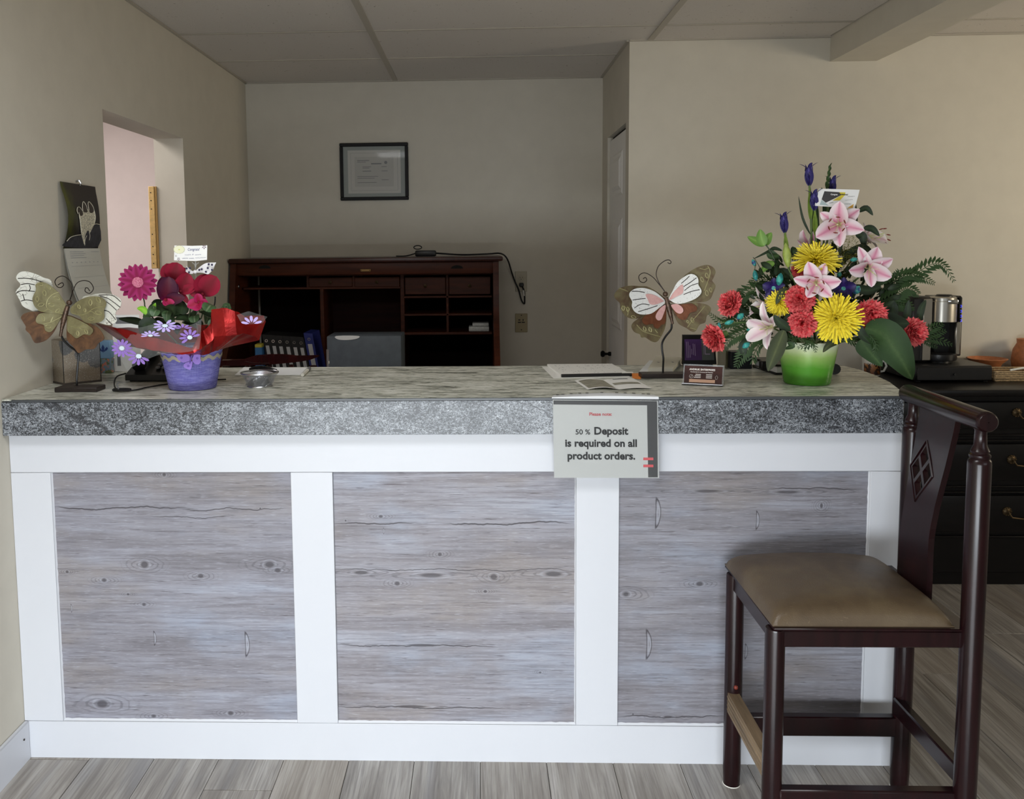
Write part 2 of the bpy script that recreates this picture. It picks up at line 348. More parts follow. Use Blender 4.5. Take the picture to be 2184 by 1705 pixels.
# ================================================================== counter
random.seed(11)
CXS = [-1.3365, -1.2214, -.5342, -.4159, .2665, .3855, 1.0724, 1.1536]
Z2, Z3 = .8552, .1155
def weathered(name, seed, knots, cracks, slits, tone):
    t = NT(name, .55, 0, .35); o = t.obj(); x, y, z = t.sep(o)
    o2 = t.vmath('ADD', o, (seed*3.7, 0, seed*1.9))
    wob = t.math('SUBTRACT', t.noise(o2, (3, 1, 9), 3), .5)
    wob2 = t.math('SUBTRACT', t.noise(o2, (6, 1, 22), 4), .5)
    g1 = t.noise(o2, (1.3, 1, 15), 5, .6, .5); g2 = t.noise(o2, (5, 1, 130), 4, .65); g3 = t.noise(o2, (2.2, 1, 5), 4, .55)
    g4 = t.noise(o2, (26, 1, 520), 2, .6); g5 = t.noise(o2, (11, 1, 300), 3, .7)
    c = t.ramp(g1, [(.28, (140, 136, 138)), (.44, (164, 161, 164)), (.57, (178, 177, 182)), (.74, (196, 200, 208))])
    c = t.mix(t.step(g3, .50, .66, 0, .55), c, (172, 162, 152)); c = t.mix(t.step(g3, .30, .46, .6, 0), c, (186, 196, 210))
    c = t.mix(t.step(g2, .36, .58, .42, 0), c, (114, 108, 111)); c = t.mix(t.step(g4, .56, .72, 0, .5), c, (222, 224, 230)); c = t.mix(t.step(g5, .58, .70, 0, .8), c, (88, 80, 82))
    dark = None; lite = None
    for (u, v, rx, rz) in knots:
        p = aty(u, v, YC+.006)-V(CXS[0], YC, 0)
        q = t.vmath('MULTIPLY', t.vmath('SUBTRACT', o, tuple(p)), (1.35/rx, 0, 1.35/rz))
        dd = t.math('ADD', t.vmath('LENGTH', q), t.math('MULTIPLY', wob, .9))
        core = t.step(dd, .55, 1.15, .72, 0)
        q3 = t.vmath('MULTIPLY', q, (.30, 0, .62)); d3 = t.math('ADD', t.vmath('LENGTH', q3), t.math('MULTIPLY', wob2, 1.5))
        rings = t.math('MULTIPLY', t.step(t.math('SINE', t.math('MULTIPLY', d3, 15)), .25, .95), t.step(d3, .75, 2.3, .34, 0))
        h = t.step(t.math('ABSOLUTE', t.math('SUBTRACT', dd, 1.35)), 0, .3, .30, 0)
        m = t.math('MAXIMUM', core, rings); dark = m if dark is None else t.math('MAXIMUM', dark, m)
        lite = h if lite is None else t.math('MAXIMUM', lite, h)
    for (u, v, L) in slits:
        p = aty(u, v, YC+.006)-V(CXS[0], YC, 0)
        q = t.vmath('MULTIPLY', t.vmath('SUBTRACT', o, tuple(p)), (1/(.17*L), 0, 1/L))
        qx, _, qz = t.sep(q)
        qx = t.math('ADD', qx, t.math('MULTIPLY', t.math('MULTIPLY', qz, qz), .9)); qx = t.math('ADD', qx, t.math('MULTIPLY', wob, 1.2))
        dd = t.math('SQRT', t.math('ADD', t.math('MULTIPLY', qx, qx), t.math('MULTIPLY', qz, qz)))
        edge = t.step(t.math('ABSOLUTE', t.math('SUBTRACT', dd, .95)), 0, .22, .85, 0); halo = t.step(t.math('ABSOLUTE', t.math('SUBTRACT', dd, .45)), 0, .4, .6, 0)
        dark = t.math('MAXIMUM', dark, edge); lite = t.math('MAXIMUM', lite, halo)
    for (u0, u1, v, th) in cracks:
        p = aty(u0, v, YC+.006)-V(CXS[0], YC, 0); p1 = aty(u1, v, YC+.006)-V(CXS[0], YC, 0)
        wv = t.math('MULTIPLY', t.math('SUBTRACT', t.noise(o2, (7, 1, 3), 4, .6), .5), .035)
        dz = t.math('ABSOLUTE', t.math('SUBTRACT', t.math('ADD', z, wv), p.z))
        m = t.math('MULTIPLY', t.step(dz, th*.4, th*1.2, .85, 0), t.math('MULTIPLY', t.step(x, p.x-.03, p.x+.05), t.step(x, p1.x-.08, p1.x+.02, 1, 0)))
        dark = t.math('MAXIMUM', dark, m)
    c = t.mix(lite, c, (204, 207, 213)); c = t.mix(dark, c, (70, 65, 68)); c = t.mix(1.0, c, tone, 'MULTIPLY')
    t.col(c); t.bump(t.math('SUBTRACT', g2, dark), .25, .0012); return t
weathered('weathered_panel_left', 1,
   [(308,1205,.016,.014),(222,1238,.011,.008),(428,1229,.012,.009),(592,1217,.013,.009),(575,1205,.02,.014),(143,1220,.007,.006),(218,1502,.026,.018),(492,1522,.012,.009),(328,1528,.012,.008),(273,1268,.006,.005),(307,1290,.009,.007),(555,1085,.004,.004),(350,1013,.008,.008)],
   [(118,420,1084,.0022),(380,622,1087,.0016),(330,500,1103,.0012)], [(528,1375,.036),(331,1362,.021),(153,1298,.012)], (214,215,223))
weathered('weathered_panel_middle', 2,
   [(1053,1231,.014,.012),(847,1245,.011,.009),(938,1183,.009,.008),(1180,1225,.034,.010),(920,1228,.050,.010),(770,1222,.03,.008),(737,1111,.004,.004),(1152,1435,.005,.005),(1035,1262,.007,.006),(900,1377,.06,.006),(880,1508,.06,.006),(812,1102,.009,.006)],
   [(716,900,1115,.0018),(950,1228,1117,.0024),(716,1228,1215,.0013),(720,1060,1378,.0018),(720,1080,1509,.0018)], [(819,1133,.009)], (220,219,224))
weathered('weathered_panel_right', 3,
   [(1492,1246,.013,.009),(1335,1268,.017,.013),(1350,1524,.004,.004),(1752,1079,.006,.012),(1680,1050,.05,.007),(1510,1048,.05,.006),(1425,1530,.02,.006)],
   [(1320,1560,1528,.0018),(1640,1850,1045,.0016)], [(1404,1095,.042),(1617,1110,.026),(1385,1375,.042),(1592,1390,.022)], (206,206,212))
ROOT = V(CXS[0], YC, 0)
ct = thing('reception_counter', ROOT, 'long white reception counter with three grey weathered wood-look panels', 'counter')
MB().box((CXS[0], YC+.012, 0), (CXS[7]-.002, 2.94, ZS-.002)).build('body', 'white_paint', ct)
f0, f1 = YC-.001, YC+.012
MB().rbox((CXS[0], f0, Z2), (CXS[7], f1, ZS-.002), .0015).build('top_rail', 'white_paint', ct)
MB().rbox((CXS[0], f0, .001), (CXS[7], f1, Z3), .0015).build('bottom_rail', 'white_paint', ct)
for i in (0, 2, 4, 6): MB().rbox((CXS[i], f0, Z3+.0006), (CXS[i+1], f1, Z2-.0006), .0012).build('stile', 'white_paint', ct)
for i, nm in ((1, 'left'), (3, 'middle'), (5, 'right')):
    a, b = CXS[i], CXS[i+1]
    MB().box((a+.001, YC+.006, Z3+.001), (b-.001, YC+.0118, Z2-.001)).build('panel', 'weathered_panel_'+nm, ct)
    m = MB()                                       # caulk bead along the bottom and one side
    rows = [[V(a+(b-a)*k/60, YC+.001, Z3+.001), V(a+(b-a)*k/60, YC+.0058, Z3+.0065+.0022*mnoise.noise(V(k*.7, i, 0)))] for k in range(61)]
    m.sheet(rows); m.build('caulk_bead', 'white_paint', ct)
    xe = a if i == 1 else b; sg = 1 if i == 1 else -1
    m = MB(); m.sheet([[V(xe+sg*.0005, YC+.001, Z3+(Z2-Z3)*k/60), V(xe+sg*(.004+.0014*mnoise.noise(V(k*.9, i, 5))), YC+.0058, Z3+(Z2-Z3)*k/60)] for k in range(61)]); m.build('caulk_bead', 'white_paint', ct)

# ---- countertop
def granite_front():
    t = NT('granite_front', .32, 0, .5); o = t.obj(); x, y, z = t.sep(o)
    big = t.noise(o, (6, 1, 9), 4, .6, .8); mid = t.noise(o, (30, 1, 42), 4, .6, 1.0)
    sp = t.noise(t.vmath('MULTIPLY', o, (150, 1, 190)), 1., 3, .65, 1.2); sp2 = t.noise(t.vmath('MULTIPLY', o, (330, 1, 380)), 1., 2, .6, .5)
    s = t.math('ADD', t.math('ADD', t.math('MULTIPLY', sp, .62), t.math('MULTIPLY', sp2, .38)), t.math('MULTIPLY', t.math('SUBTRACT', t.math('ADD', t.math('MULTIPLY', big, .55), t.math('MULTIPLY', mid, .45)), .5), .38))
    c = t.ramp(s, [(.40, (22, 24, 27)), (.475, (64, 67, 72)), (.54, (124, 128, 134)), (.61, (158, 163, 169)), (.70, (204, 207, 211))])
    dark = None
    w1 = t.math('MULTIPLY', t.math('SUBTRACT', t.noise(o, (22, 1, 22), 4, .6), .5), .06)
    for (u0, v0, u1, v1, th) in ((85,850,250,932,.0050),(250,925,320,870,.0028),(350,905,400,925,.0024),(1090,850,1190,890,.0030),(1405,908,1450,922,.0022),(700,852,640,880,.0020)):
        a = aty(u0, v0, YS)-TOPR; b = aty(u1, v1, YS)-TOPR; d = (b-a); L = d.length; nx, nz = -d.z/L, d.x/L
        rel = t.vmath('SUBTRACT', o, tuple(a)); dist = t.math('ADD', t.vmath('DOT_PRODUCT', rel, (nx, 0, nz)), w1); al = t.vmath('DOT_PRODUCT', rel, (d.x/L, 0, d.z/L))
        m = t.math('MULTIPLY', t.step(t.math('ABSOLUTE', dist), th*.4, th*1.5, .8, 0), t.math('MULTIPLY', t.step(al, -.01, .02), t.step(al, L-.02, L+.01, 1, 0)))
        dark = m if dark is None else t.math('MAXIMUM', dark, m)
    for (u, v, rx, rz) in ((873,890,.009,.006),(890,878,.005,.009),(730,915,.008,.004),(850,919,.018,.005),(1780,912,.02,.004)):
        a = aty(u, v, YS)-TOPR; dd = t.math('ADD', t.vmath('LENGTH', t.vmath('MULTIPLY', t.vmath('SUBTRACT', o, tuple(a)), (1/rx, 0, 1/rz))), t.math('MULTIPLY', w1, 12))
        dark = t.math('MAXIMUM', dark, t.step(dd, .8, 1.2, .8, 0))
    t.col(t.mix(dark, c, (40, 41, 46)))
TOPR = V(-.1, 2.36, ZS)
granite_front()
t = NT('granite_top', .30, 0, .35); o = t.obj()
a = t.noise(o, (5, 30, 1), 6, .66, 1.6); b = t.noise(o, (22, 110, 1), 5, .7, 1.4); c3 = t.noise(o, (2.2, 7, 1), 3, .5, .8)
s = t.math('ADD', t.math('MULTIPLY', a, .5), t.math('MULTIPLY', b, .5))
c = t.ramp(s, [(.375, (44, 48, 42)), (.435, (116, 119, 107)), (.485, (196, 197, 183)), (.535, (228, 228, 216)), (.62, (244, 244, 236))])
c = t.mix(t.step(c3, .5, .66, 0, .35), c, (126, 126, 116)); t.col(c)
plain('dark_seam', (64, 67, 70), .35)
tp = thing('countertop', TOPR, 'grey speckled granite-look countertop slab along the reception counter', 'countertop')
out = [(XL+.001, YS+.004), (1.142, YS+.004), (1.176, 2.46), (1.212, 2.60), (1.232, 2.74), (1.235, 2.86), (1.215, 2.995), (XL+.001, 2.995)]
MB().prism([V(x, y, ZT-.004) for x, y in out], (0, 0, .004)).build('top_sheet', 'granite_top', tp, smooth=False)
MB().prism([V(x, y, ZS) for x, y in [(XL+.001, YS+.010), (1.142, YS+.010)]+out[2:]], (0, 0, ZT-ZS-.004)).build('slab_core', 'granite_front', tp, smooth=False)
MB().rbox((XL+.001, YS, ZS), (1.142, YS+.010, ZT-.008), .001).build('front_edge', 'granite_front', tp)
MB().rbox((XL+.03, YS-.0008, ZT-.008), (1.142, YS+.010, ZT-.0005), .001).build('seam_strip', 'dark_seam', tp)
# ================================================================== paint box
plain('paper', (244, 243, 238), .6); plain('paper_cool', (232, 234, 234), .6); plain('ink_black', (14, 14, 15), .7); plain('ink_grey', (120, 120, 122), .6)
plain('ink_red', (178, 44, 52), .6); plain('ink_blue', (70, 74, 130), .6)
plain('black_plastic', (20, 20, 22), .35); plain('black_matte', (16, 16, 18), .7); plain('navy_plastic', (20, 24, 36), .4)
plain('dark_wire', (44, 36, 32), .4, .6); plain('black_wire', (18, 17, 17), .35, .3)
plain('dark_base_wood', (44, 36, 34), .45, 0, .5, .15, 40)
plain('chrome', (205, 205, 205), .12, 1); plain('silver', (190, 192, 195), .28, 1); plain('brushed_steel', (172, 168, 160), .3, 1)
plain('white_plastic', (226, 224, 214), .4); plain('cream_plastic', (200, 190, 160), .5); plain('orange_paper', (240, 138, 44), .6)

# ---- picture frame on the back wall
def dat(u, v): return aty(u, v, YB-.02)
fr = thing('framed_certificate', aty(798, 429, YB), 'black framed certificate under glass hanging on the dark back wall', 'picture frame')
p00 = V(-.797, YB, 1.755); p11 = V(-.402, YB, 2.081); fw = .019
m = MB()
for a, b in (((p00.x, p00.z), (p11.x, p00.z+fw)), ((p00.x, p11.z-fw), (p11.x, p11.z)), ((p00.x, p00.z+fw), (p00.x+fw, p11.z-fw)), ((p11.x-fw, p00.z+fw), (p11.x, p11.z-fw))):
    m.rbox((a[0], YB-.024, a[1]), (b[0], YB-.002, b[1]), .003)
m.build('frame', 'black_matte', fr)
plain('mat_board', (150, 156, 150), .8); plain('mat_inner', (204, 200, 192), .8); plain('certificate_paper', (190, 186, 178), .8)
def inset(i, y, mat, nm, j=None):
    j = i if j is None else j
    return MB().box((p00.x+i, y, p00.z+j), (p11.x-i, y+.003, p11.z-j)).build(nm, mat, fr)
inset(.012, YB-.009, 'mat_board', 'mat'); inset(.045, YB-.0105, 'mat_inner', 'inner_mat', .040); inset(.062, YB-.0115, 'ink_grey', 'inner_line', .055)
inset(.063, YB-.012, 'mat_inner', 'inner_mat', .056); c_ = inset(.085, YB-.0125, 'certificate_paper', 'certificate', .078)
m = MB()
for (u, v, w, h) in ((.10, .225, .07, .004), (.10, .217, .05, .003), (.18, .205, .06, .007), (.13, .19, .05, .003), (.13, .183, .04, .003), (.13, .165, .05, .004), (.24, .19, .03, .003), (.24, .165, .035, .003), (.10, .135, .12, .003), (.10, .125, .10, .003), (.10, .10, .11, .003), (.24, .115, .04, .003)):
    m.box((p00.x+u, YB-.0129, p00.z+v), (p00.x+u+w, YB-.0125, p00.z+v+h))
m.build('certificate_print', 'ink_grey', c_)
MB().cyl((p00.x+.265, YB-.0131, p00.z+.215), (p00.x+.265, YB-.0125, p00.z+.215), .009, n=16).build('seal', 'ink_grey', c_)
t = NT('frame_glass', .03, 0, .5); t.trans(0, .12); t.col((200, 205, 205))
inset(.014, YB-.018, 'frame_glass', 'glass')

# ---- wooden strip on the doorway jamb
plain('pale_wood', (214, 178, 116), .55, 0, .4, .08, 60)
a0 = aty(319, 398, DY1-.004); a1 = aty(336, 573, DY1-.004)
sr = thing('wooden_strip', (a0.x, DY1-.004, a1.z), 'pale wooden strip with screw holes fixed upright in the doorway', 'wood strip')
xl = a0.x-.004; MB().rbox((xl, DY1-.012, a1.z), (xl+.026, DY1-.001, a0.z), .002).build('strip', 'pale_wood', sr)
MB().rbox((xl+.026, DY1-.008, a1.z), (xl+.036, DY1-.001, a0.z), .001).build('strip_edge', plain('pale_wood_dark', (176, 138, 78), .6).m, sr)
for v in (411, 428, 446, 500, 526, 543, 562):
    z = aty(325, v, DY1-.012).z; MB().cyl((xl+.011, DY1-.0128, z), (xl+.011, DY1-.0118, z), .0028, n=8).build('screw_hole', 'ink_black', sr)

# ---- wall calendar
t = NT('calendar_photo', .35, 0, .5); uv = t.uvc(); u, v, _ = t.sep(uv)
base = t.mix(t.step(v, .0, .9), (30, 30, 36), (44, 36, 32)); gl = t.math('MULTIPLY', t.step(u, .0, .38, 1, 0), t.step(t.noise(t.vmath('MULTIPLY', uv, (3, 2, 1)), 1., 2), .35, .6))
c = t.mix(t.math('MULTIPLY', gl, .8), base, (92, 96, 22)); t.col(c)
CPX = XL+.004
def calp(s, q):      # picture page: s across (0 near, 1 far), q up (0 fold, 1 top); the page bows off the wall
    bow = .022*math.sin(PI*min(1, q*1.05))+.004
    return V(XL+.004+bow*(.5+.5*(1-s)), 2.757+.262*s, 1.49+.213*q)
cal = thing('wall_calendar', (XL, 2.89, 1.30), 'wall calendar with a dark animal photo, hanging open on the left wall', 'calendar')
m = MB(); m.sheet([[calp(j/8, i/10) for j in range(9)] for i in range(11)]); pg = m.build('picture_page', 'calendar_photo', cal)
plain('fur_grey', (190, 184, 166), .6, 0, .5, .35, 220); plain('log_grey', (58, 58, 64), .6, 0, .5, .2, 60); plain('fur_dark', (70, 62, 56), .6)
def on_page(pts, d): return [calp(s, q)+V(d, -.0, 0) for s, q in pts]
MB().prism(on_page(smooth_pts([V(s, q, 0) for s, q in ((0,.02),(0,.1),(.08,.17),(.25,.2),(.4,.21),(.5,.24),(.65,.32),(.8,.38),(.99,.38),(1,.02))], 3) and [(p.x, p.y) for p in smooth_pts([V(s, q, 0) for s, q in ((0.01,.03),(0.01,.1),(.08,.17),(.25,.2),(.4,.21),(.5,.24),(.65,.32),(.8,.38),(.97,.38),(.985,.03))], 3)], .0012), (.0006, 0, 0)).build('log', 'log_grey', pg)
for pts, mt in ((((.30,.56),(.36,.3),(.42,.2),(.47,.14),(.55,.06),(.62,.12),(.66,.24),(.78,.38),(.82,.5),(.80,.62),(.66,.60),(.52,.63),(.42,.57)), 'fur_grey'),
                (((.26,.55),(.27,.6),(.33,.62),(.40,.59),(.42,.53),(.36,.50)), 'fur_dark'), (((.44,.58),(.45,.66),(.50,.71),(.56,.67),(.58,.58),(.5,.56)), 'fur_dark'), (((.64,.58),(.64,.68),(.68,.72),(.76,.68),(.79,.6),(.7,.56)), 'fur_dark'),
                (((.52,.20),(.54,.1),(.60,.06),(.66,.14),(.64,.24),(.58,.28)), 'log_grey')):
    q = [(p.x, p.y) for p in smooth_pts([V(s, w, 0) for s, w in pts], 3)]
    MB().prism(on_page(q, .0022 if mt == 'fur_grey' else .0032), (.0005, 0, 0)).build('photo_animal', mt, pg)
plain('fur_light', (222, 216, 196), .6)
for pts in (((.27,.53),(.25,.58),(.29,.63),(.36,.63),(.41,.58)), ((.43,.58),(.44,.66),(.50,.73),(.56,.68),(.58,.60)), ((.63,.60),(.63,.69),(.68,.74),(.77,.68),(.80,.60)), ((.55,.05),(.53,.13),(.56,.2)), ((.66,.13),(.66,.2),(.62,.26)), ((.02,.11),(.10,.17),(.25,.2),(.38,.21)), ((.64,.32),(.8,.39),(.97,.385)), ((.80,.6),(.82,.5),(.78,.4)), ((.30,.55),(.34,.38),(.40,.24))):
    q = smooth_pts([V(s, w, 0) for s, w in pts], 4, False); MB().tube([calp(p.x, p.y)+V(.0036, 0, 0) for p in q], .0011, 4).build('photo_outline', 'fur_light', pg)
def calq(s, q):      # date page: q 0 at fold, 1 at the free lower edge, lifting away from the wall
    return V(XL+.012+.022*q+.040*q*q, 2.757+.262*s-.006*q, 1.49-.215*q)
plain('date_paper', (206, 206, 198), .6)
m = MB(); m.sheet([[calq(j/6, i/10) for j in range(7)] for i in range(11)]); m.sheet([[calq(j/6, i/10)-V(.006*i/10+.002, 0, .002) for j in range(7)] for i in range(11)])
dp = m.build('date_page', 'date_paper', cal)
m = MB()
for q, s0, s1 in ((.05,.12,.5),(.08,.12,.55),(.11,.12,.5),(.14,.12,.56),(.05,.72,.95)):
    m.sheet([[calq(s0+(s1-s0)*j/6, q)+V(.0008,0,.0006), calq(s0+(s1-s0)*j/6, q+.008)+V(.0008,0,.0006)] for j in range(7)])
for k in range(7): m.sheet([[calq(.13+.12*k+.03*j, .21)+V(.0008,0,.0006), calq(.13+.12*k+.03*j, .222)+V(.0008,0,.0006)] for j in range(2)])
for q in (.27, .44, .60, .77, .93): m.sheet([[calq(.1+.87*j/6, q)+V(.0008,0,.0006), calq(.1+.87*j/6, q+.003)+V(.0008,0,.0006)] for j in range(7)])
m.build('date_print', plain('pale_ink', (168, 170, 174), .6).m, dp)
MB().tube([V(XL+.001, 2.885, 1.712), V(XL+.012, 2.885, 1.716), V(XL+.016, 2.888, 1.706), V(XL+.012, 2.89, 1.70)], .003, 6).build('hanging_clip', 'chrome', cal)

# ---- butterflies on stands
def wing_mat(name, c0, c1, c2=None, sc=18, rough=.45, metal=.3):
    t = NT(name, rough, metal); f = t.noise(t.obj(), sc, 4, .6, .8)
    t.col(t.ramp(f, [(.3, c0), (.55, c1), (.78, c2 or c1)])); t.bump(t.noise(t.obj(), 120, 3), .3, .001); return t
wing_mat('wing_olive', (112, 104, 76), (146, 140, 104), (166, 162, 128)); wing_mat('wing_rust', (82, 62, 50), (118, 86, 62), (144, 104, 72), 30)
wing_mat('wing_brown', (92, 52, 34), (120, 72, 48), (134, 88, 62), 30); wing_mat('wing_pink', (204, 150, 146), (218, 172, 168), (226, 190, 186), 30, .5, 0)
wing_mat('wing_olive_brown', (88, 66, 52), (116, 106, 78), (134, 126, 92), 26); wing_mat('vein_olive', (150, 144, 98), (172, 166, 122), None, 20)
t = NT('wing_white_crackle', .4, 0); o = t.obj(); vr = t.n('ShaderNodeTexVoronoi', {'Vector': t.vmath('MULTIPLY', o, (60, 60, 90)), 'Scale': 1.}, feature='DISTANCE_TO_EDGE').outputs[0]
t.col(t.mix(t.math('MULTIPLY', t.step(vr, .0, .05, 1, 0), t.step(t.noise(o, 25, 3), .45, .58)), (226, 226, 216), (96, 88, 74)))
t = NT('wing_white', .4, 0); o = t.obj(); sp = t.noise(o, (240, 240, 240), 2, .5); t.col(t.mix(t.step(sp, .62, .68, 0, .6), (230, 231, 228), (130, 126, 118)))
plain('beetle_brown', (84, 66, 54), .35, .5, .5, .3, 120)

def butterfly(name, ox, oy, sc, Y, wings, body, head, ants, rod, base, label, veins):
    def P(x, y, dy=0.): return aty(ox+x/sc, oy+y/sc, Y+dy)
    bx0, by0 = body[0]; bx1, by1 = body[-1]
    def lift(x, y):                                       # wings rise toward the viewer away from the body
        xb = bx0+(bx1-bx0)*(y-by0)/(by1-by0); return -.00022*abs(x-xb)/sc*4
    base_pt = P(*rod[-1])
    root = thing(name, (base_pt.x, Y, ZT), label, 'ornament')
    parts = {}
    for (nm, mat, dy, pts) in wings:
        q = smooth_pts([V(x, y, 0) for x, y in pts], 4)
        m = MB().prism([P(p.x, p.y, lift(p.x, p.y)+dy) for p in q], (0, .0022, 0))
        rim = [P(p.x, p.y, lift(p.x, p.y)+dy-.0003) for p in q]
        par = root if nm.endswith('wing') else last
        o = m.build(nm, mat, par)
        if nm.endswith('wing'): last = o
        MB().tube(rim, .0013, 5, closed=True).build('wing_rim', mat, par if nm.endswith('wing') is False else root) if False else None
        parts[(nm, len(parts))] = o
    for (wi, mat, dy, lines) in veins:
        m = MB()
        for ln in lines:
            q = smooth_pts([V(x, y, 0) for x, y in ln], 4, False)
            m.tube([P(p.x, p.y, lift(p.x, p.y)+dy) for p in q], .0011, 5)
        rl = m.build('relief', mat, [o for o in parts.values() if o.parent is root][wi]); tag(rl, kind='stuff')
    q = smooth_pts([V(x, y, 0) for x, y in body], 5, False); n = len(q); bw = body_w = head[2]
    m = MB().tube([P(p.x, p.y, -.004) for p in q], [bw/sc*.00138*(.75+.25*math.sin(PI*min(1, 1.3*i/n))-.5*max(0, i/n-.4)+.06*(i % 2)) for i in range(n)], 10); m.build('body', 'beetle_brown', root)
    c = P(head[0], head[1], -.006); MB().ball(c, head[2]/sc*.00142, 14, 10).build('head', 'beetle_brown', root)
    for a in ants: MB().tube([P(p.x, p.y, -.004) for p in smooth_pts([V(x, y, 0) for x, y in a], 5, False)], .0013, 6).build('antenna', 'dark_wire', root)
    rp = [P(p.x, p.y, .004) for p in smooth_pts([V(x, y, 0) for x, y in rod], 4, False)]; rp[-1].z = ZT+base[2]*.6
    MB().tube(rp, .0032, 8).build('rod', 'black_wire', root)
    x0, x1, h, y0, y1 = base
    MB().rbox((x0, y0, ZT), (x1, y1, ZT+h), .002).build('base', 'dark_base_wood', root)
    return root
LBW = [('back_wing', 'wing_white_crackle', .012, ((700,330),(560,250),(430,190),(280,150),(180,160),(120,220),(120,280),(185,370),(120,460),(110,510),(180,640),(220,720),(330,780),(500,830),(700,700))),
 ('back_wing', 'wing_white_crackle', .012, ((1200,600),(1350,540),(1500,515),(1700,530),(1820,590),(1850,660),(1830,740),(1770,800),(1750,880),(1775,960),(1720,1010),(1600,1030),(1300,900))),
 ('lower_wing', 'wing_rust', .003, ((900,830),(700,830),(500,815),(340,820),(240,850),(190,910),(230,990),(270,1060),(270,1120),(340,1190),(390,1290),(440,1335),(560,1310),(650,1250),(740,1140),(800,1020),(860,920))),
 ('overlay', 'wing_olive', -.0016, ((880,850),(600,835),(490,855),(440,930),(455,1000),(560,1030),(575,1060),(600,1130),(680,1150),(750,1080),(820,980),(860,900))),
 ('lower_wing', 'wing_rust', .003, ((970,870),(1200,960),(1400,1040),(1500,1120),(1565,1240),(1545,1290),(1470,1340),(1400,1430),(1270,1440),(1180,1490),(1130,1490),(1060,1400),(960,1290),(945,1150),(950,960))),
 ('overlay', 'wing_olive', -.0016, ((975,885),(1150,955),(1300,1035),(1385,1120),(1330,1205),(1230,1190),(1110,1255),(1020,1190),(955,1120),(958,950))),
 ('upper_wing', 'wing_olive', -.004, ((930,690),(860,580),(800,490),(700,400),(600,340),(500,325),(430,370),(440,450),(400,540),(380,620),(420,730),(500,800),(600,830),(700,840),(880,850),(930,780))),
 ('upper_wing', 'wing_olive', -.004, ((1010,760),(1060,700),(1150,630),(1280,575),(1400,560),(1520,580),(1595,650),(1590,720),(1560,800),(1570,900),(1530,970),(1440,1000),(1330,1010),(1230,980),(1150,880),(1020,840)))]
def leaflet(x, y, r, a):
    ca, sa = math.cos(a), math.sin(a)
    return [(x+ca*p*r-sa*q*r, y+sa*p*r+ca*q*r) for p, q in ((-1,0),(-.3,.5),(.5,.45),(1.1,0),(.4,-.45),(-.4,-.45),(-1,0))]
LV = [(4, 'vein_olive', -.0045, [((880,850),(640,770),(620,650),(700,540),(820,490)), ((640,770),(560,810),(480,790)), leaflet(780,590,50,.3), leaflet(690,700,48,.2), leaflet(580,500,50,1.3), leaflet(460,600,45,1.5), leaflet(520,700,52,-.3), leaflet(510,360,45,.2), leaflet(650,410,40,.8), leaflet(800,800,45,-.7)]),
      (5, 'vein_olive', -.0045, [((1030,840),(1160,870),(1280,840),(1400,760),(1590,720)), ((1280,840),(1350,810),(1440,860),(1540,870)), leaflet(1470,830,52,.3), leaflet(1350,930,52,0), leaflet(1340,660,48,1.5), leaflet(1470,620,48,1), leaflet(1150,730,36,1.2), leaflet(1250,790,30,1.5)]),
      (2, 'vein_olive', -.0018, [((860,900),(680,990),(560,1020)), ((680,990),(720,900)), leaflet(560,920,45,1.3), leaflet(640,1060,45,.2)]),
      (3, 'vein_olive', -.0018, [((970,1040),(1050,1070),(1140,1080),(1210,1040),(1300,1060)), leaflet(1270,1140,40,1), leaflet(1130,1170,40,1.4), leaflet(1200,1090,40,.2)]),
      (0, 'dark_wire', .0115, [((140,265),(280,262),(440,290),(560,330)), ((190,365),(300,350),(420,370)), ((120,500),(220,465),(420,480)), ((190,640),(280,620),(400,640)), ((330,370),(345,430),(320,480)), ((220,520),(250,620))]),
      (1, 'dark_wire', .0115, [((1500,560),(1640,600),(1830,740)), ((1480,620),(1620,660),(1770,790)), ((1560,790),(1650,820),(1760,950)), ((1600,930),(1700,1030)), ((1480,540),(1700,545),(1840,650))])]
a0 = atz(113, 839, ZT); a1 = atz(218, 831, ZT)
butterfly('butterfly_ornament', 20, 560, 7.752, 2.515, LBW, ((965,715),(930,830),(900,950),(870,1080),(845,1225)), (990,665,46),
   [((1000,615),(1040,500),(1020,330),(900,230),(800,250),(752,320),(790,400),(850,415),(895,375),(870,335),(800,375)), ((1005,615),(1060,450),(1120,340),(1220,300),(1330,325),(1390,430),(1330,510),(1255,480),(1260,425),(1295,425),(1330,475))],
   ((865,1220),(900,1290),(1000,1390),(1100,1460),(1140,1530),(1130,1700),(1115,1900),(1115,2040)), (-1.244, -1.118, .014, 2.482, 2.545),
   'metal butterfly with olive and rust wings, on a stand beside the left wall', LV)
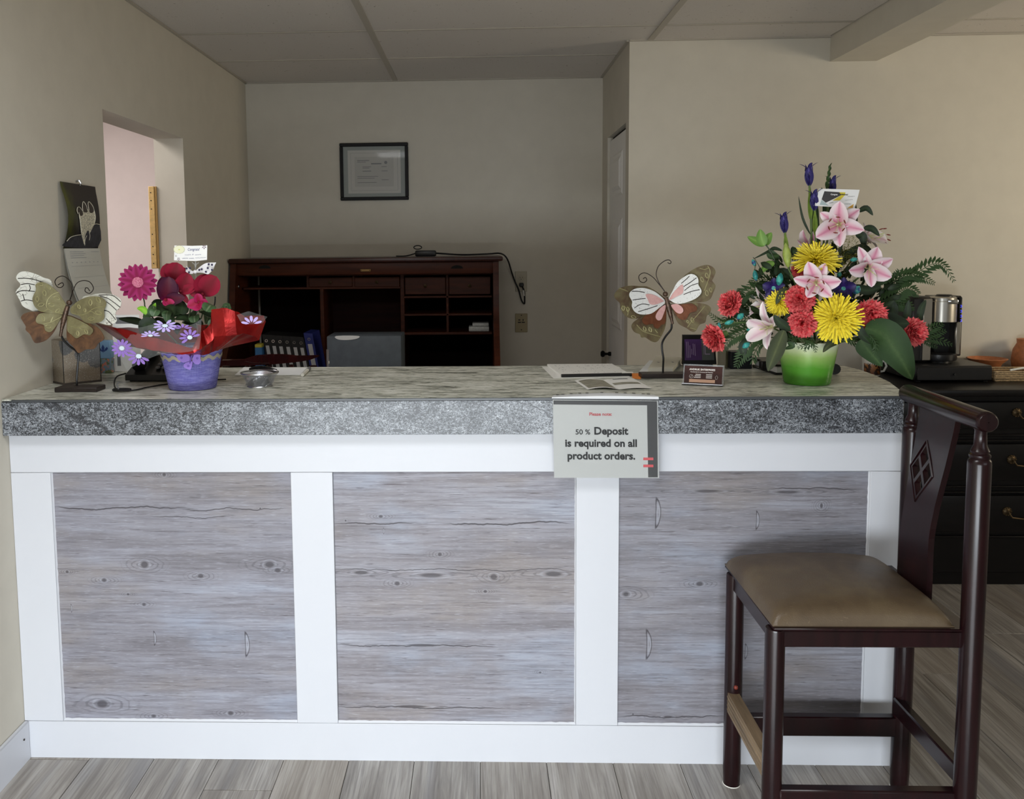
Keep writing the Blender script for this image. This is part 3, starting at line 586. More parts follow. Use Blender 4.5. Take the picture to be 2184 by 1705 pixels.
RBW = [('back_wing', 'wing_olive_brown', .006, ((690,560),(500,430),(380,415),(250,410),(130,440),(65,510),(70,570),(130,630),(140,700),(200,790),(290,825),(400,810),(600,740),(690,620))),
 ('back_wing', 'wing_olive_brown', .006, ((750,580),(900,330),(1000,240),(1100,180),(1220,148),(1300,180),(1330,240),(1300,320),(1290,350),(1330,410),(1300,500),(1260,580),(1170,615),(1050,615),(850,630))),
 ('lower_wing', 'wing_olive_brown', .003, ((700,640),(600,700),(420,790),(310,860),(275,920),(310,990),(380,1020),(400,1060),(450,1060),(530,1110),(590,1115),(640,1060),(690,960),(712,850),(712,720))),
 ('overlay', 'wing_brown', -.001, ((700,660),(560,725),(440,790),(410,850),(450,900),(540,890),(560,930),(610,945),(650,900),(700,870))),
 ('inner_wing', 'wing_pink', -.005, ((700,650),(640,690),(590,760),(580,810),(610,845),(650,830),(680,760),(700,700))),
 ('lower_wing', 'wing_olive_brown', .003, ((770,640),(900,640),(1050,620),(1200,640),(1265,680),(1270,730),(1220,790),(1200,870),(1130,900),(1080,980),(1030,985),(960,940),(870,890),(820,800),(780,700))),
 ('overlay', 'wing_brown', -.001, ((780,655),(900,645),(1030,635),(1095,680),(1085,730),(1010,750),(970,820),(930,840),(860,810),(805,720))),
 ('inner_wing', 'wing_pink', -.005, ((775,650),(850,640),(910,680),(925,730),(890,760),(840,745),(790,690))),
 ('upper_wing', 'wing_white', -.003, ((690,590),(640,540),(560,480),(440,440),(330,445),(260,490),(250,540),(285,610),(280,670),(320,740),(400,770),(520,760),(620,690),(690,630))),
 ('overlay', 'wing_pink', -.0065, ((680,600),(600,545),(520,515),(455,520),(480,580),(510,640),(580,645),(670,610))),
 ('upper_wing', 'wing_white', -.003, ((745,570),(790,480),(850,370),(950,290),(1030,262),(1090,290),(1115,340),(1115,400),(1150,460),(1145,510),(1080,570),(960,620),(850,635),(770,600))),
 ('overlay', 'wing_pink', -.0065, ((748,585),(800,500),(880,415),(918,400),(925,470),(910,510),(850,540),(760,588)))]
RV = [(0, 'vein_olive', .0055, [((120,440),(180,460),(230,480)), ((230,780),(230,720),(180,660)), leaflet(170,690,30,1.4), leaflet(230,705,30,1.5), leaflet(300,800,30,.3)]),
      (1, 'vein_olive', .0055, [((1230,160),(1260,220),(1250,300),(1190,470)), leaflet(1220,280,32,1.3), leaflet(1160,330,32,1.2), leaflet(1220,500,34,1.4), leaflet(1270,460,28,1.4), ((1130,190),(1190,205),(1240,185))]),
      (2, 'vein_olive', .0025, [((340,900),(420,980),(500,1010),(640,1050)), leaflet(440,950,30,1.2), leaflet(510,960,30,1.2), ((570,960),(600,1000))]),
      (4, 'vein_olive', .0025, [((1200,660),(1100,780),(1020,870),(980,930)), leaflet(1040,840,32,1.2), leaflet(980,860,20,1), ((1010,940),(1090,960))]),
      (6, 'dark_wire', -.0035, [((290,590),(350,580),(450,570)), ((280,480),(360,480),(440,495)), ((310,690),(400,640),(500,650)), ((360,735),(480,700),(600,660))]),
      (7, 'dark_wire', -.0035, [((900,380),(960,330),(1000,290)), ((930,420),(1010,370),(1090,310)), ((940,470),(1020,410),(1110,380)), ((930,520),(1030,480),(1130,460))])]
butterfly('butterfly_ornament', 1300, 540, 5.879, 2.715, RBW, ((705,555),(730,640),(755,740),(775,820),(790,890)), (700,515,34),
   [((690,480),(620,390),(540,300),(440,248),(370,285),(380,350),(430,370),(466,340),(450,306),(420,325)), ((692,480),(620,370),(586,270),(610,170),(680,105),(740,85),(772,110),(758,133),(728,118))],
   ((780,890),(770,960),(700,1050),(660,1130),(660,1220),(675,1320),(672,1420),(670,1520)), (.500, .640, .014, 2.690, 2.745),
   'metal butterfly with white and pink inner wings, on a stand by the card holder', RV)
# ================================================================== bar stool
def wood(name, c0, c1, rough=.28, sc=(3, 3, 40), spec=.5):
    t = NT(name, rough, 0, spec); f = t.noise(t.obj(), sc, 4, .6, .4); t.col(t.ramp(f, [(.3, c0), (.7, c1)])); return t
wood('stool_wood', (20, 8, 10), (36, 12, 15), .24, (40, 40, 4), .4); wood('worn_wood', (96, 80, 60), (140, 118, 90), .6, (60, 4, 60))
t = NT('seat_leather', .42, 0, .45); o = t.obj(); f = t.noise(o, 7, 4, .6, .5); vr = t.n('ShaderNodeTexVoronoi', {'Vector': o, 'Scale': 170.}, feature='DISTANCE_TO_EDGE').outputs[0]; sc_ = t.noise(o, (40, 160, 40), 3, .6, 2.)
c = t.ramp(f, [(.28, (74, 60, 44)), (.5, (88, 73, 54)), (.75, (102, 88, 66))]); c = t.mix(t.step(sc_, .66, .72, 0, .35), c, (140, 122, 96)); t.col(c)
t.bump(t.math('ADD', t.math('MULTIPLY', vr, 1.5), t.noise(o, 60, 3)), .25, .0012)
st = thing('bar_stool', (.9, 2.13, 0), 'dark wooden bar stool with a worn brown leather seat', 'stool')
LEGS = [(.683, 2.30, .598, .0235), (.678, 1.968, .598, .0225), (1.134, 2.295, 1.0, .0245), (1.114, 1.952, 1.0, .0245)]
RA = aty(1934, 838, 2.335); RB = aty(2109, 902, 1.915)
for i, (x, y, zt, r) in enumerate(LEGS):
    m = MB()
    if i < 2: m.lathe([(.001, .004), (r*.9, .004), (r*.93, .012), (r, .05), (r, zt-.004), (r*.96, zt)], (x, y, 0), 20); m.lathe([(r*.96, zt), (.001, zt)], (x, y, 0), 20)
    else:
        zr = RA.z+(RB.z-RA.z)*(y-RA.y)/(RB.y-RA.y)-.012
        m.lathe([(.001, .004), (r*.9, .004), (r*.94, .012), (r, .06), (r, zt-.012), (r*.96, zt-.004), (r*.82, zt), (r*.9, zt+.004), (r*.9, zt+.008), (r*.74, zt+.012), (r*.80, zt+.017), (r*.56, zt+.030), (r*.50, zr-.012), (r*.7, zr-.004), (r*.7, zr+.006)], (x, y, 0), 20)
    l = m.build('leg', 'stool_wood', st)
    tag(MB().lathe([(.001, 0), (r*.95, 0), (r*1.02, .003), (r*.95, .006)], (x, y, 0), 20).build('foot_glide', 'white_plastic', l), 'pale plastic glide')
d = (RB-RA).normalized(); L = (RB-RA).length
MB().lathe([(.001, 0), (.018, 0), (.0225, .004), (.0235, .012), (.0235, L-.012), (.0225, L-.004), (.019, L), (.001, L)], RA, 28, axis=d).build('top_rail', 'stool_wood', st)
# cushion
def cush(u, v):
    x0, x1 = (.660, 1.088); y0 = 1.950; y1 = 2.362
    x = x0+(x1-x0)*u; y = y0+(y1-y0)*v; a = abs(2*u-1); b = abs(2*v-1)
    e = max(0, (1-a**9)*(1-b**9)); k = .036*e**.55+.028*(1-a*a)*(1-b*b)
    return V(x+(.5-u)*.018*(1-e), y+(.5-v)*.018*(1-e), .607+k+.0012*mnoise.noise(V(u*14, v*14, 0))*e)
m = MB(); nn = 48; m.sheet([[cush(j/nn, i/nn) for j in range(nn+1)] for i in range(nn+1)])
ring = [cush(j/nn, 0) for j in range(nn+1)]+[cush(1, i/nn) for i in range(1, nn+1)]+[cush(1-j/nn, 1) for j in range(1, nn+1)]+[cush(0, 1-i/nn) for i in range(1, nn)]
m.sheet([ring, [V(p.x, p.y, .6045) for p in ring]], closed=True)
m.build('seat_cushion', 'seat_leather', st)
MB().rbox((.668, 1.948, .598), (1.12, 2.35, .6045), .002).build('seat_board', 'stool_wood', st)
for a, b in (((.690, 1.952, .558), (1.105, 1.972, .598)), ((.690, 2.29, .558), (1.125, 2.31, .598)), ((.672, 1.975, .558), (.692, 2.295, .598)), ((1.108, 1.96, .558), (1.128, 2.29, .598))):
    MB().rbox(a, b, .003).build('apron', 'stool_wood', st)
MB().rbox((.69, 2.283, .150), (1.13, 2.311, .205), .004).build('stretcher', 'stool_wood', st)
MB().rbox((.69, 1.948, .155), (1.11, 1.976, .214), .004).build('stretcher', 'stool_wood', st)
MB().rbox((1.105, 1.96, .215), (1.132, 2.29, .262), .004).build('stretcher', 'stool_wood', st)
s_ = MB().rbox((.668, 1.97, .215), (.694, 2.295, .268), .004).build('footrest', 'stool_wood', st)
m = MB().rbox((.664, 1.985, .268), (.694, 2.285, .273), .001)
m.rbox((.6635, 1.985, .218), (.668, 2.285, .268), .001)
for k in range(4): m.rbox((.662, 1.987, .225+.012*k), (.665, 2.283, .231+.012*k), .001)
tag(m.build('foot_plate', 'worn_wood', s_), 'worn ribbed foot plate')
MB().ball((.683, 2.276, .292), .006, 10, 8).build('screw_cover', plain('red_brown_plastic', (118, 44, 30), .4).m, s_)
# splat with a diamond of four holes
SX = [(.60, 1.078), (.66, 1.080), (.75, 1.088), (.85, 1.098), (.95, 1.115), (1.06, 1.128)]
def sx(z):
    for (z0, x0), (z1, x1) in zip(SX, SX[1:]):
        if z <= z1: return x0+(x1-x0)*(z-z0)/(z1-z0)
    return SX[-1][1]
def sp(u, v):
    x = 1.11
    for _ in range(6): p = atx(u, v, x); x = sx(p.z)
    return p
le = [sp(*q) for q in ((1968,868),(1952,970),(1936,1060),(1924,1140),(1921,1215))]; re_ = [sp(*q) for q in ((2044,905),(2021,1000),(2000,1080),(1987,1150),(1983,1262))]
le = smooth_pts([V(0, p.y, p.z) for p in le], 4, False); re_ = smooth_pts([V(0, p.y, p.z) for p in re_], 4, False)
le[0].z = 1.062; re_[0].z = 1.066; le[-1].z = re_[-1].z = .603
outer = le+re_[::-1]; holes = []
dc = sp(1971, 1005); dy_, dz_ = .026, .036
for a, b in ((0, 1), (0, -1), (1, 0), (-1, 0)):
    c_ = V(0, dc.y+a*dy_, dc.z+b*dz_); k = .78
    holes.append([c_+V(0, dy_*k, 0), c_+V(0, 0, dz_*k), c_+V(0, -dy_*k, 0), c_+V(0, 0, -dz_*k)])
tri = tessellate_polygon([[(p.y, p.z, 0) for p in lp] for lp in [outer]+holes])
m = MB(); allp = [p for lp in [outer]+holes for p in lp]; n_ = len(allp)
def S3(p, o): return V(sx(p.z)+o, p.y, p.z)
fs = [list(q) for q in tri]+[[i+n_ for i in q[::-1]] for q in tri]; k0 = 0
for lp in [outer]+holes:
    L_ = len(lp); fs += [[k0+i, k0+(i+1) % L_, n_+k0+(i+1) % L_, n_+k0+i] for i in range(L_)]; k0 += L_
m.add([S3(p, -.007) for p in allp]+[S3(p, .007) for p in allp], fs)
spl = m.build('splat', 'stool_wood', st, smooth=False)
m = MB(); q = [dc+V(0, s*dy_*2.15, 0) if i % 2 == 0 else dc+V(0, 0, s*dz_*2.15) for i, s in ((0, 1), (1, 1), (0, -1), (1, -1))]
m.tube([S3(p, -.0075) for p in q], .0022, 4, closed=True); m.build('diamond_moulding', 'stool_wood', spl)

# ================================================================== chest with coffee things
wood('ebony', (9, 8, 8), (16, 13, 13), .34, (6, 6, 40), .3); plain('old_brass', (74, 60, 40), .5, .8)
ZH, YH = .868, 3.70; HX0, HX1 = 1.62, 2.92
ch = thing('chest_of_drawers', (2.25, 3.94, 0), 'black chest of drawers with brass bail pulls against the right wall', 'chest')
MB().rbox((HX0+.03, YH+.02, .06), (HX1-.03, YW-.016, ZH-.03), .004).build('case', 'ebony', ch)
MB().rbox((HX0, YH-.045, ZH-.03), (HX1, YW-.016, ZH), .008, 2).build('top', 'ebony', ch)
MB().rbox((HX0+.02, YH+.03, 0), (HX1-.02, YW-.02, .10), .006).build('plinth', 'ebony', ch)
def zpix(v, y): return aty(2120, v, y).z
for v in (930, 942, 1040, 1052, 1147): 
    z = zpix(v, YH); MB().rbox((HX0+.03, YH+.004, z-.004), (HX1-.03, YH+.02, z+.004), .003).build('moulding', 'ebony', ch)
for va, vb, vh, uh in ((858, 915, 880, 2168), (948, 1026, 980, 2157), (1058, 1136, 1091, 2147)):
    z1, z0 = zpix(va, YH), zpix(vb, YH)
    dr = MB().rbox((HX0+.05, YH, z0), (HX1-.05, YH+.02, z1), .006, 2).build('drawer', 'ebony', ch)
    pc = aty(uh, vh, YH); 
    for hx in (pc.x,):
        h = MB()
        for xx in (hx, hx+.11):
            h.lathe([(.001, .012), (.006, .012), (.009, .008), (.016, .006), (.019, .003), (.019, 0)], (xx, YH, pc.z), 16, axis=(0, -1, 0))
            for a in range(10): h.ball((xx+.0165*math.cos(a*PI/5), YH-.004, pc.z+.0165*math.sin(a*PI/5)), .0042, 6, 4)
            h.tube([V(xx, YH-.010, pc.z), V(xx, YH-.018, pc.z-.004), V(xx+(.012 if xx == hx else -.012), YH-.022, pc.z-.022), V(hx+.055, YH-.024, pc.z-.027)], .0036, 6)
        h.build('bail_pull', 'old_brass', dr)
# pod drawer
pd0 = atz(1953, 818, ZH); pd1 = atz(2118, 815, ZH); PY = 3.845
px0, px1 = aty(1954, 800, PY).x, aty(2118, 800, PY).x; pz1 = aty(2040, 781, PY).z
pd = thing('pod_drawer', ((px0+px1)/2, 3.98, ZH), 'flat black storage drawer under the coffee maker', 'drawer box')
MB().rbox((px0, PY+.008, ZH+.006), (px1, YW-.02, pz1), .004).build('housing', 'black_plastic', pd)
fr_ = MB().rbox((px0+.004, PY, ZH+.010), (px1-.004, PY+.008, pz1-.006), .002).build('drawer_front', 'black_plastic', pd)
MB().cyl(((px0+px1)/2, PY-.006, (ZH+pz1)/2), ((px0+px1)/2, PY, (ZH+pz1)/2), .005, n=12).build('pull', 'black_matte', fr_)
for x in (px0+.01, px1-.03):
    for y in (PY+.02, YW-.05): MB().rbox((x, y, ZH), (x+.02, y+.02, ZH+.006), .001).build('foot', 'black_matte', pd)
# coffee maker
KY = 3.93
def K(x, y, Y=KY): return aty(1900+x/6.556, 600+y/6.556, Y)
def kbox(m, xa, ya, xb, yb, Ya, Yb, r=.003, zb=None, za=None):
    a = K(xa, yb, Ya); b = K(xb, ya, Ya); m.rbox((a.x, Ya, a.z if zb is None else zb), (b.x, Yb, b.z), r); return m
kb = thing('coffee_maker', (K(700, 1100).x, KY+.1, pz1), 'black and chrome single-serve coffee maker on a black drawer', 'coffee maker')
kbox(MB(), 258, 215, 600, 1150, KY+.012, KY+.20, .012, zb=pz1+.001).build('water_tank', 'black_plastic', kb)
kbox(MB(), 432, 250, 588, 1110, KY+.004, KY+.013, .002).build('side_band', 'brushed_steel', kb)
kbox(MB(), 590, 560, 1000, 1060, KY+.10, KY+.19, .004, zb=pz1+.02).build('back_column', 'black_matte', kb)
hc = K(800, 215, KY+.062); hb = K(800, 566, KY+.062); hr = (K(1010, 400, KY).x-K(595, 400, KY).x)/2; hx = (K(1010, 400, KY).x+K(595, 400, KY).x)/2
hd = MB().lathe([(.001, hb.z), (hr-.004, hb.z), (hr, hb.z+.003), (hr, hc.z-.02), (hr-.002, hc.z-.018), (hr-.002, hc.z-.004), (hr-.008, hc.z), (.001, hc.z+.003)], (hx, KY+.062, 0), 40).build('brew_head', 'brushed_steel', kb)
MB().lathe([(.001, hc.z+.011), (.03, hc.z+.010), (.036, hc.z+.004), (.036, hc.z)], (hx+.012, KY+.062, 0), 28).build('lid', 'black_plastic', hd)
a = K(760, 310, KY-.004); MB().rbox((hx-.006, KY-.005, a.z-.004), (hx+.042, KY+.01, a.z+.016), .004, 2).build('lid_handle', 'chrome', hd)
kbox(MB(), 600, 205, 1005, 560, KY+.10, KY+.20, .006).build('head_rear', 'black_plastic', kb)
kbox(MB(), 952, 215, 1012, 575, KY+.030, KY+.12, .006).build('control_strip', 'black_plastic', kb)
kbox(MB(), 888, 560, 995, 1040, KY+.05, KY+.12, .006).build('side_post', 'brushed_steel', kb)
emit('blue_led', (70, 80, 255), 1.6)
for yy in (350, 420, 490, 552):
    a = K(985, yy, KY+.028); m = MB().rbox((a.x-.004, KY+.0285, a.z+.003), (a.x+.003, KY+.0295, a.z+.0045), .0002); m.rbox((a.x+.002, KY+.0285, a.z-.004), (a.x+.0035, KY+.0295, a.z+.0035), .0002); m.rbox((a.x-.004, KY+.0285, a.z-.005), (a.x+.003, KY+.0295, a.z-.0035), .0002); m.build('indicator', 'blue_led', kb)
MB().lathe([(.001, pz1), (hr*.86, pz1), (hr*.86, pz1+.006), (hr*1.17, pz1+.010), (hr*1.20, pz1+.014), (hr*1.20, K(780, 1040, KY-.02).z), (hr*1.1, K(780, 1040, KY-.02).z+.002), (.001, K(780, 1040, KY-.02).z+.002)], (hx-.004, KY+.068, 0), 36).build('drip_tray', 'black_plastic', kb)
# mug behind the leaf
mp = V(aty(1858, 790, 4.06).x, 4.06, ZH)
t = NT('mug_print', .4); uv = t.obj(); f = t.noise(uv, 60, 3, .5); z_ = t.sep(uv)[2]
t.col(t.mix(t.step(f, .48, .56), t.mix(t.step(z_, .01, .07), (122, 72, 34), (176, 116, 58)), (52, 34, 24)))
mg = thing('coffee_mug', mp, 'white mug with a brown printed picture behind the big leaf', 'mug')
mh = .088; MB().lathe([(.001, .002), (.034, .0), (.038, .004), (.040, mh), (.037, mh), (.035, .008), (.001, .008)], mp, 28).build('cup', 'white_plastic', mg)
m = MB(); n = 20
m.sheet([[mp+V(.0392*math.cos(a), .0392*math.sin(a), z) for a in [(-165+150*k/n)*PI/180 for k in range(n+1)]] for z in (.008, .04, mh-.008)]); m.build('printed_band', 'mug_print', mg)
MB().tube([mp+V(.037, -.004, .070), mp+V(.058, -.006, .066), mp+V(.066, -.006, .045), mp+V(.055, -.006, .022), mp+V(.036, -.004, .018)], .005, 8).build('handle', 'white_plastic', mg)
# tray basket and orange dish at the frame edge
bx0 = aty(2122, 805, 3.86).x
plain('wicker', (150, 128, 96), .7, 0, .5, .25, 150); plain('terracotta', (176, 108, 66), .5, 0, .5, .1, 60)
bk = thing('wicker_tray', (bx0+.12, 3.93, ZH), 'pale wicker tray on the black chest beside the coffee maker', 'tray')
MB().rbox((bx0, 3.86, ZH), (bx0+.24, 4.00, ZH+.012), .003).build('bottom', 'wicker', bk)
for (a, b) in (((bx0, 3.86), (bx0+.24, 3.86)), ((bx0, 4.00), (bx0+.24, 4.00)), ((bx0, 3.86), (bx0, 4.00)), ((bx0+.24, 3.86), (bx0+.24, 4.00))):
    m = MB(); a3, b3 = V(*a, 0), V(*b, 0); n = 14
    for j in range(4): m.tube([a3.lerp(b3, k/n)+V(0, .003*(-1)**(k+j), ZH+.016+.009*j) for k in range(n+1)], .0042, 5)
    m.build('side', 'wicker', bk)
MB().tube([V(bx0+.06, 3.855, ZH+.052), V(bx0+.11, 3.85, ZH+.062), V(bx0+.25, 3.85, ZH+.066)], .005, 6).build('rim_handle', 'white_plastic', bk)
ds = V(bx0+.10, 4.10, ZH); dsh = MB().lathe([(.001, .002), (.035, 0), (.04, .004), (.062, .05), (.085, .072), (.080, .074), (.055, .05), (.03, .012), (.001, .010)], ds, 28)
tag(dsh.build('orange_dish', 'terracotta', loc=ds), 'shallow orange clay dish behind the wicker tray', 'dish')
jr = V(aty(2192, 720, 4.1).x+.01, 4.12, ZH); tag(MB().lathe([(.001, 0), (.045, 0), (.055, .01), (.062, .06), (.055, .11), (.04, .14), (.042, .16), (.036, .16), (.001, .15)], jr, 28).build('orange_vase', 'terracotta', loc=jr), 'orange clay vase cut off by the right edge of the photo', 'vase')
# ================================================================== roll-top desk in the alcove
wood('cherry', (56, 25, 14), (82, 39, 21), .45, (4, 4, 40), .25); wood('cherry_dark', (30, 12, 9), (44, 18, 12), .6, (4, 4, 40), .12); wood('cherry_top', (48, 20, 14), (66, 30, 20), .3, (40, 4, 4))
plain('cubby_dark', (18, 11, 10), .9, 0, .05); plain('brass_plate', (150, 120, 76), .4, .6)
YD, YP, YI = 4.63, 4.72, 5.04                     # header face, pigeonhole face, hutch back
def D(x, y, Y=YP): return aty(440+x/3.0333, 500+y/3.0333, Y)
dx0, dx1 = XL+.004, D(1893, 500, YD).x
zt_ = D(1000, 150, YD).z
dk = thing('roll_top_desk', ((dx0+dx1)/2, 4.8, 0), 'dark cherry roll-top desk with pigeonholes in the alcove', 'desk')
ya, yb = YD-.03, YB-.012
m = MB(); z0, z1 = D(150, 160, ya).z, D(1915, 132, ya).z
MB().rbox((dx0+.001, ya, zt_-.026), (dx1+.022, yb, zt_), .008, 2).build('top', 'cherry_top', dk)
hz0 = D(1000, 262, YD).z
MB().rbox((dx0+.02, YD, hz0), (dx1-.01, YD+.05, zt_-.026), .006, 2).build('header', 'cherry', dk)
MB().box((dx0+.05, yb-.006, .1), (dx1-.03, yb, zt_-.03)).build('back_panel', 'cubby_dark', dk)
prof = [(YB-.014, 0), (4.26, 0), (4.26, .74), (4.27, .78), (4.36, .90), (4.48, 1.02), (4.56, 1.14), (4.59, 1.28), (YD-.01, zt_-.027), (YB-.014, zt_-.027)]
for x in (dx0+.008, dx1-.03):
    pts = smooth_pts([V(x, y, z) for y, z in prof[2:9]], 3, False)
    MB().prism([V(x, YB-.014, 0), V(x, 4.26, 0)]+pts+[V(x, YB-.014, zt_-.027)], (.03, 0, 0)).build('side_panel', 'cherry', dk)
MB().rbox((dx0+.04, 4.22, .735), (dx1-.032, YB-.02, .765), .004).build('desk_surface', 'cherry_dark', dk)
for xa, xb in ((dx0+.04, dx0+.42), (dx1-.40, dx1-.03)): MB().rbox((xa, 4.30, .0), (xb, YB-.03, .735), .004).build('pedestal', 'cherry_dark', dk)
bxl, bxr = dx0+.045, dx1-.035
def shelf(xa, y, xb, h=.012, nm='shelf'):
    a, b = D(xa, y), D(xb, y); MB().rbox((max(a.x, bxl), YP, a.z-h), (min(b.x, bxr), YI, a.z), .002).build(nm, 'cherry', dk)
def upright(x, y0, y1, w=.014):
    a, b = D(x, y0), D(x, y1); MB().rbox((a.x-w/2, YP, b.z), (a.x+w/2, YI, a.z), .002).build('divider', 'cherry', dk)
shelf(150, 347, 1265); shelf(1272, 400, 1900); shelf(1272, 515, 1900); shelf(1272, 635, 1900, .015); shelf(150, 262, 1900)
upright(655, 270, 345); upright(952, 270, 345); upright(1266, 262, 860, .022); upright(1558, 262, 635)
upright(745, 350, 860, .02)
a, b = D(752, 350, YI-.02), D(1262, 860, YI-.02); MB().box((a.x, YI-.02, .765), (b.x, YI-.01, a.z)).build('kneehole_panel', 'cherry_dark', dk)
for xa, ya_, xb, yb_ in ((664, 278, 944, 342), (960, 275, 1250, 342), (1286, 275, 1548, 390), (1570, 272, 1838, 390)):
    p, q = D(xa, yb_), D(xb, ya_); dr = MB().rbox((p.x, YP-.004, p.z), (q.x, YP+.03, q.z), .003).build('drawer', 'cherry', dk)
    c_ = (p+q)/2; MB().lathe([(.005, 0), (.005, .006), (.009, .010), (.009, .015), (.001, .018)], (c_.x, YP-.004, c_.z), 12, axis=(0, -1, 0)).build('knob', 'old_brass', dr)
for x in (378, 1622):
    p = D(x, 212, YD); MB().prism([p+V(.032*math.cos(t*PI/10), -.002, -.008+.018*math.sin(t*PI/10)) for t in range(11)], (0, .003, 0)).build('finger_pull', 'dark_gap', dk)
p = D(1030, 233, YD); pl_ = MB().rbox((p.x-.028, YD-.004, p.z-.007), (p.x+.028, YD, p.z+.007), .002).build('name_plate', 'brass_plate', dk)
for s in (-1, 1): MB().cyl((p.x+s*.023, YD-.005, p.z), (p.x+s*.023, YD-.003, p.z), .0025, n=8).build('screw', 'dark_gap', pl_)
p = D(217, 340, 4.62); MB().lathe([(.001, .003), (.010, .003), (.012, 0)], (dx0+.039, 4.66, p.z), 16, axis=(1, 0, 0)).build('lock_plate', 'silver', dk)

# binders standing on the desk surface
plain('binder_black', (20, 20, 22), .5); plain('binder_blue', (34, 46, 124), .5); plain('label_grey', (196, 196, 196), .6)
BY = 4.50; tl = .10
zb = .765
def binder(xc_bot, ztop, mat, label, w=.036):
    k = .16                                           # lean
    h = ztop-zb; r = thing('ring_binder', (xc_bot, BY, zb), label, 'binder', 'row of ring binders on the desk')
    def q(x, z): return V(xc_bot+x-k*(z-zb), BY, z)
    MB().prism([q(-w/2, zb+.003), q(w/2, zb), q(w/2, ztop), q(-w/2, ztop+.003)], (0, .20, 0)).build('cover', mat, r, smooth=False)
    MB().prism([p_-V(0, .0012, 0) for p_ in (q(-w*.25, zb+.03), q(w*.25, zb+.03), q(w*.25, ztop-.055), q(-w*.25, ztop-.055))], (0, .001, 0)).build('spine_label', 'label_grey', r)
    c_ = q(0, ztop-.030); MB().lathe([(.0075, 0), (.008, .002), (.005, .002), (.005, 0)], c_, 16, axis=(0, -1, 0)).build('finger_ring', 'chrome', r)
ords = ['leftmost', 'second', 'third', 'fourth', 'fifth', 'sixth']
for i, xp in enumerate((745, 835, 925, 1020, 1115, 1205)):
    a = aty(455+xp/6.314, 540+1340/6.314, BY); b = aty(455+(xp-50)/6.314, 540+(1105+6*i)/6.314, BY)
    binder(a.x+.16*(a.z-zb)*1.0, b.z, 'binder_black', f'black ring binder with grey spine label, {ords[i]} of the six black ones from the left')
a = aty(455+1320/6.314, 540+1330/6.314, BY); b = aty(455+1240/6.314, 540+1085/6.314, BY); binder(a.x+.16*(a.z-zb), b.z, 'binder_blue', 'blue ring binder at the right end of the row on the desk', .046)
a = aty(544, 757, 4.46); bb = aty(559, 735, 4.46)
plain('carton_blue', (60, 120, 176), .5); plain('carton_yellow', (206, 190, 70), .5)
bx = thing('ink_carton', (a.x+.018, 4.49, .765), 'small blue carton with yellow top standing left of the binders', 'carton')
MB().rbox((a.x, 4.46, .765), (a.x+.036, 4.53, bb.z-.016), .001).build('carton_body', 'carton_blue', bx); MB().rbox((a.x, 4.46, bb.z-.016), (a.x+.036, 4.53, bb.z), .001).build('carton_top', 'carton_yellow', bx)
# white packets in a pigeonhole
z_ = D(1700, 622, YP+.03).z; a, b = D(1698, 600, YP+.03), D(1830, 600, YP+.03); plain('packet_white', (190, 192, 188), .4, 0, .5, .08, 80)
sh_z = D(1272, 635).z
tag(MB().rbox((a.x, YP+.03, sh_z), (b.x, YP+.14, sh_z+.026), .004, 2).build('paper_packet', 'packet_white', loc=((a.x+b.x)/2, YP+.08, sh_z)), 'larger white packet lying at the bottom of the pigeonhole', 'packet')
tag(MB().rbox((a.x+.02, YP+.03, sh_z+.0265), (b.x-.002, YP+.13, sh_z+.045), .004, 2).build('paper_packet', 'packet_white', loc=((a.x+b.x)/2, YP+.08, sh_z+.0265)), 'smaller white packet lying on top in the pigeonhole', 'packet')
# grey case in front of the desk
a, b = aty(690, 717, 4.16), aty(853, 780, 4.16); plain('case_grey', (86, 94, 102), .5, 0, .4, .06, 20)
gc = thing('grey_case', ((a.x+b.x)/2, 4.3, .766), 'flat-fronted grey case standing on the desk below the kneehole', 'case')
MB().rbox((a.x, 4.245, .766), (b.x, 4.46, aty(770, 717, 4.245).z), .006, 2).build('shell', 'case_grey', gc)
MB().rbox((a.x-.003, 4.243, .80), (a.x+.010, 4.245, aty(770, 745, 4.245).z), .0006).build('edge_clip', 'chrome', gc)
ztop_ = aty(770, 717, 4.245).z
p = aty(738, 722, 4.24); q = smooth_pts([V(p.x-.05, 4.2425, ztop_+.001), V(p.x+.06, 4.2425, ztop_+.001), V(p.x+.055, 4.2425, ztop_-.012), V(p.x+.01, 4.2425, ztop_-.019), V(p.x-.04, 4.2425, ztop_-.016)], 3)
tag(MB().prism(q, (0, .0008, 0)).build('paper_scrap', 'paper_cool', loc=(p.x, 4.242, ztop_-.02)), 'scrap of white paper hanging over the grey case edge', 'paper')
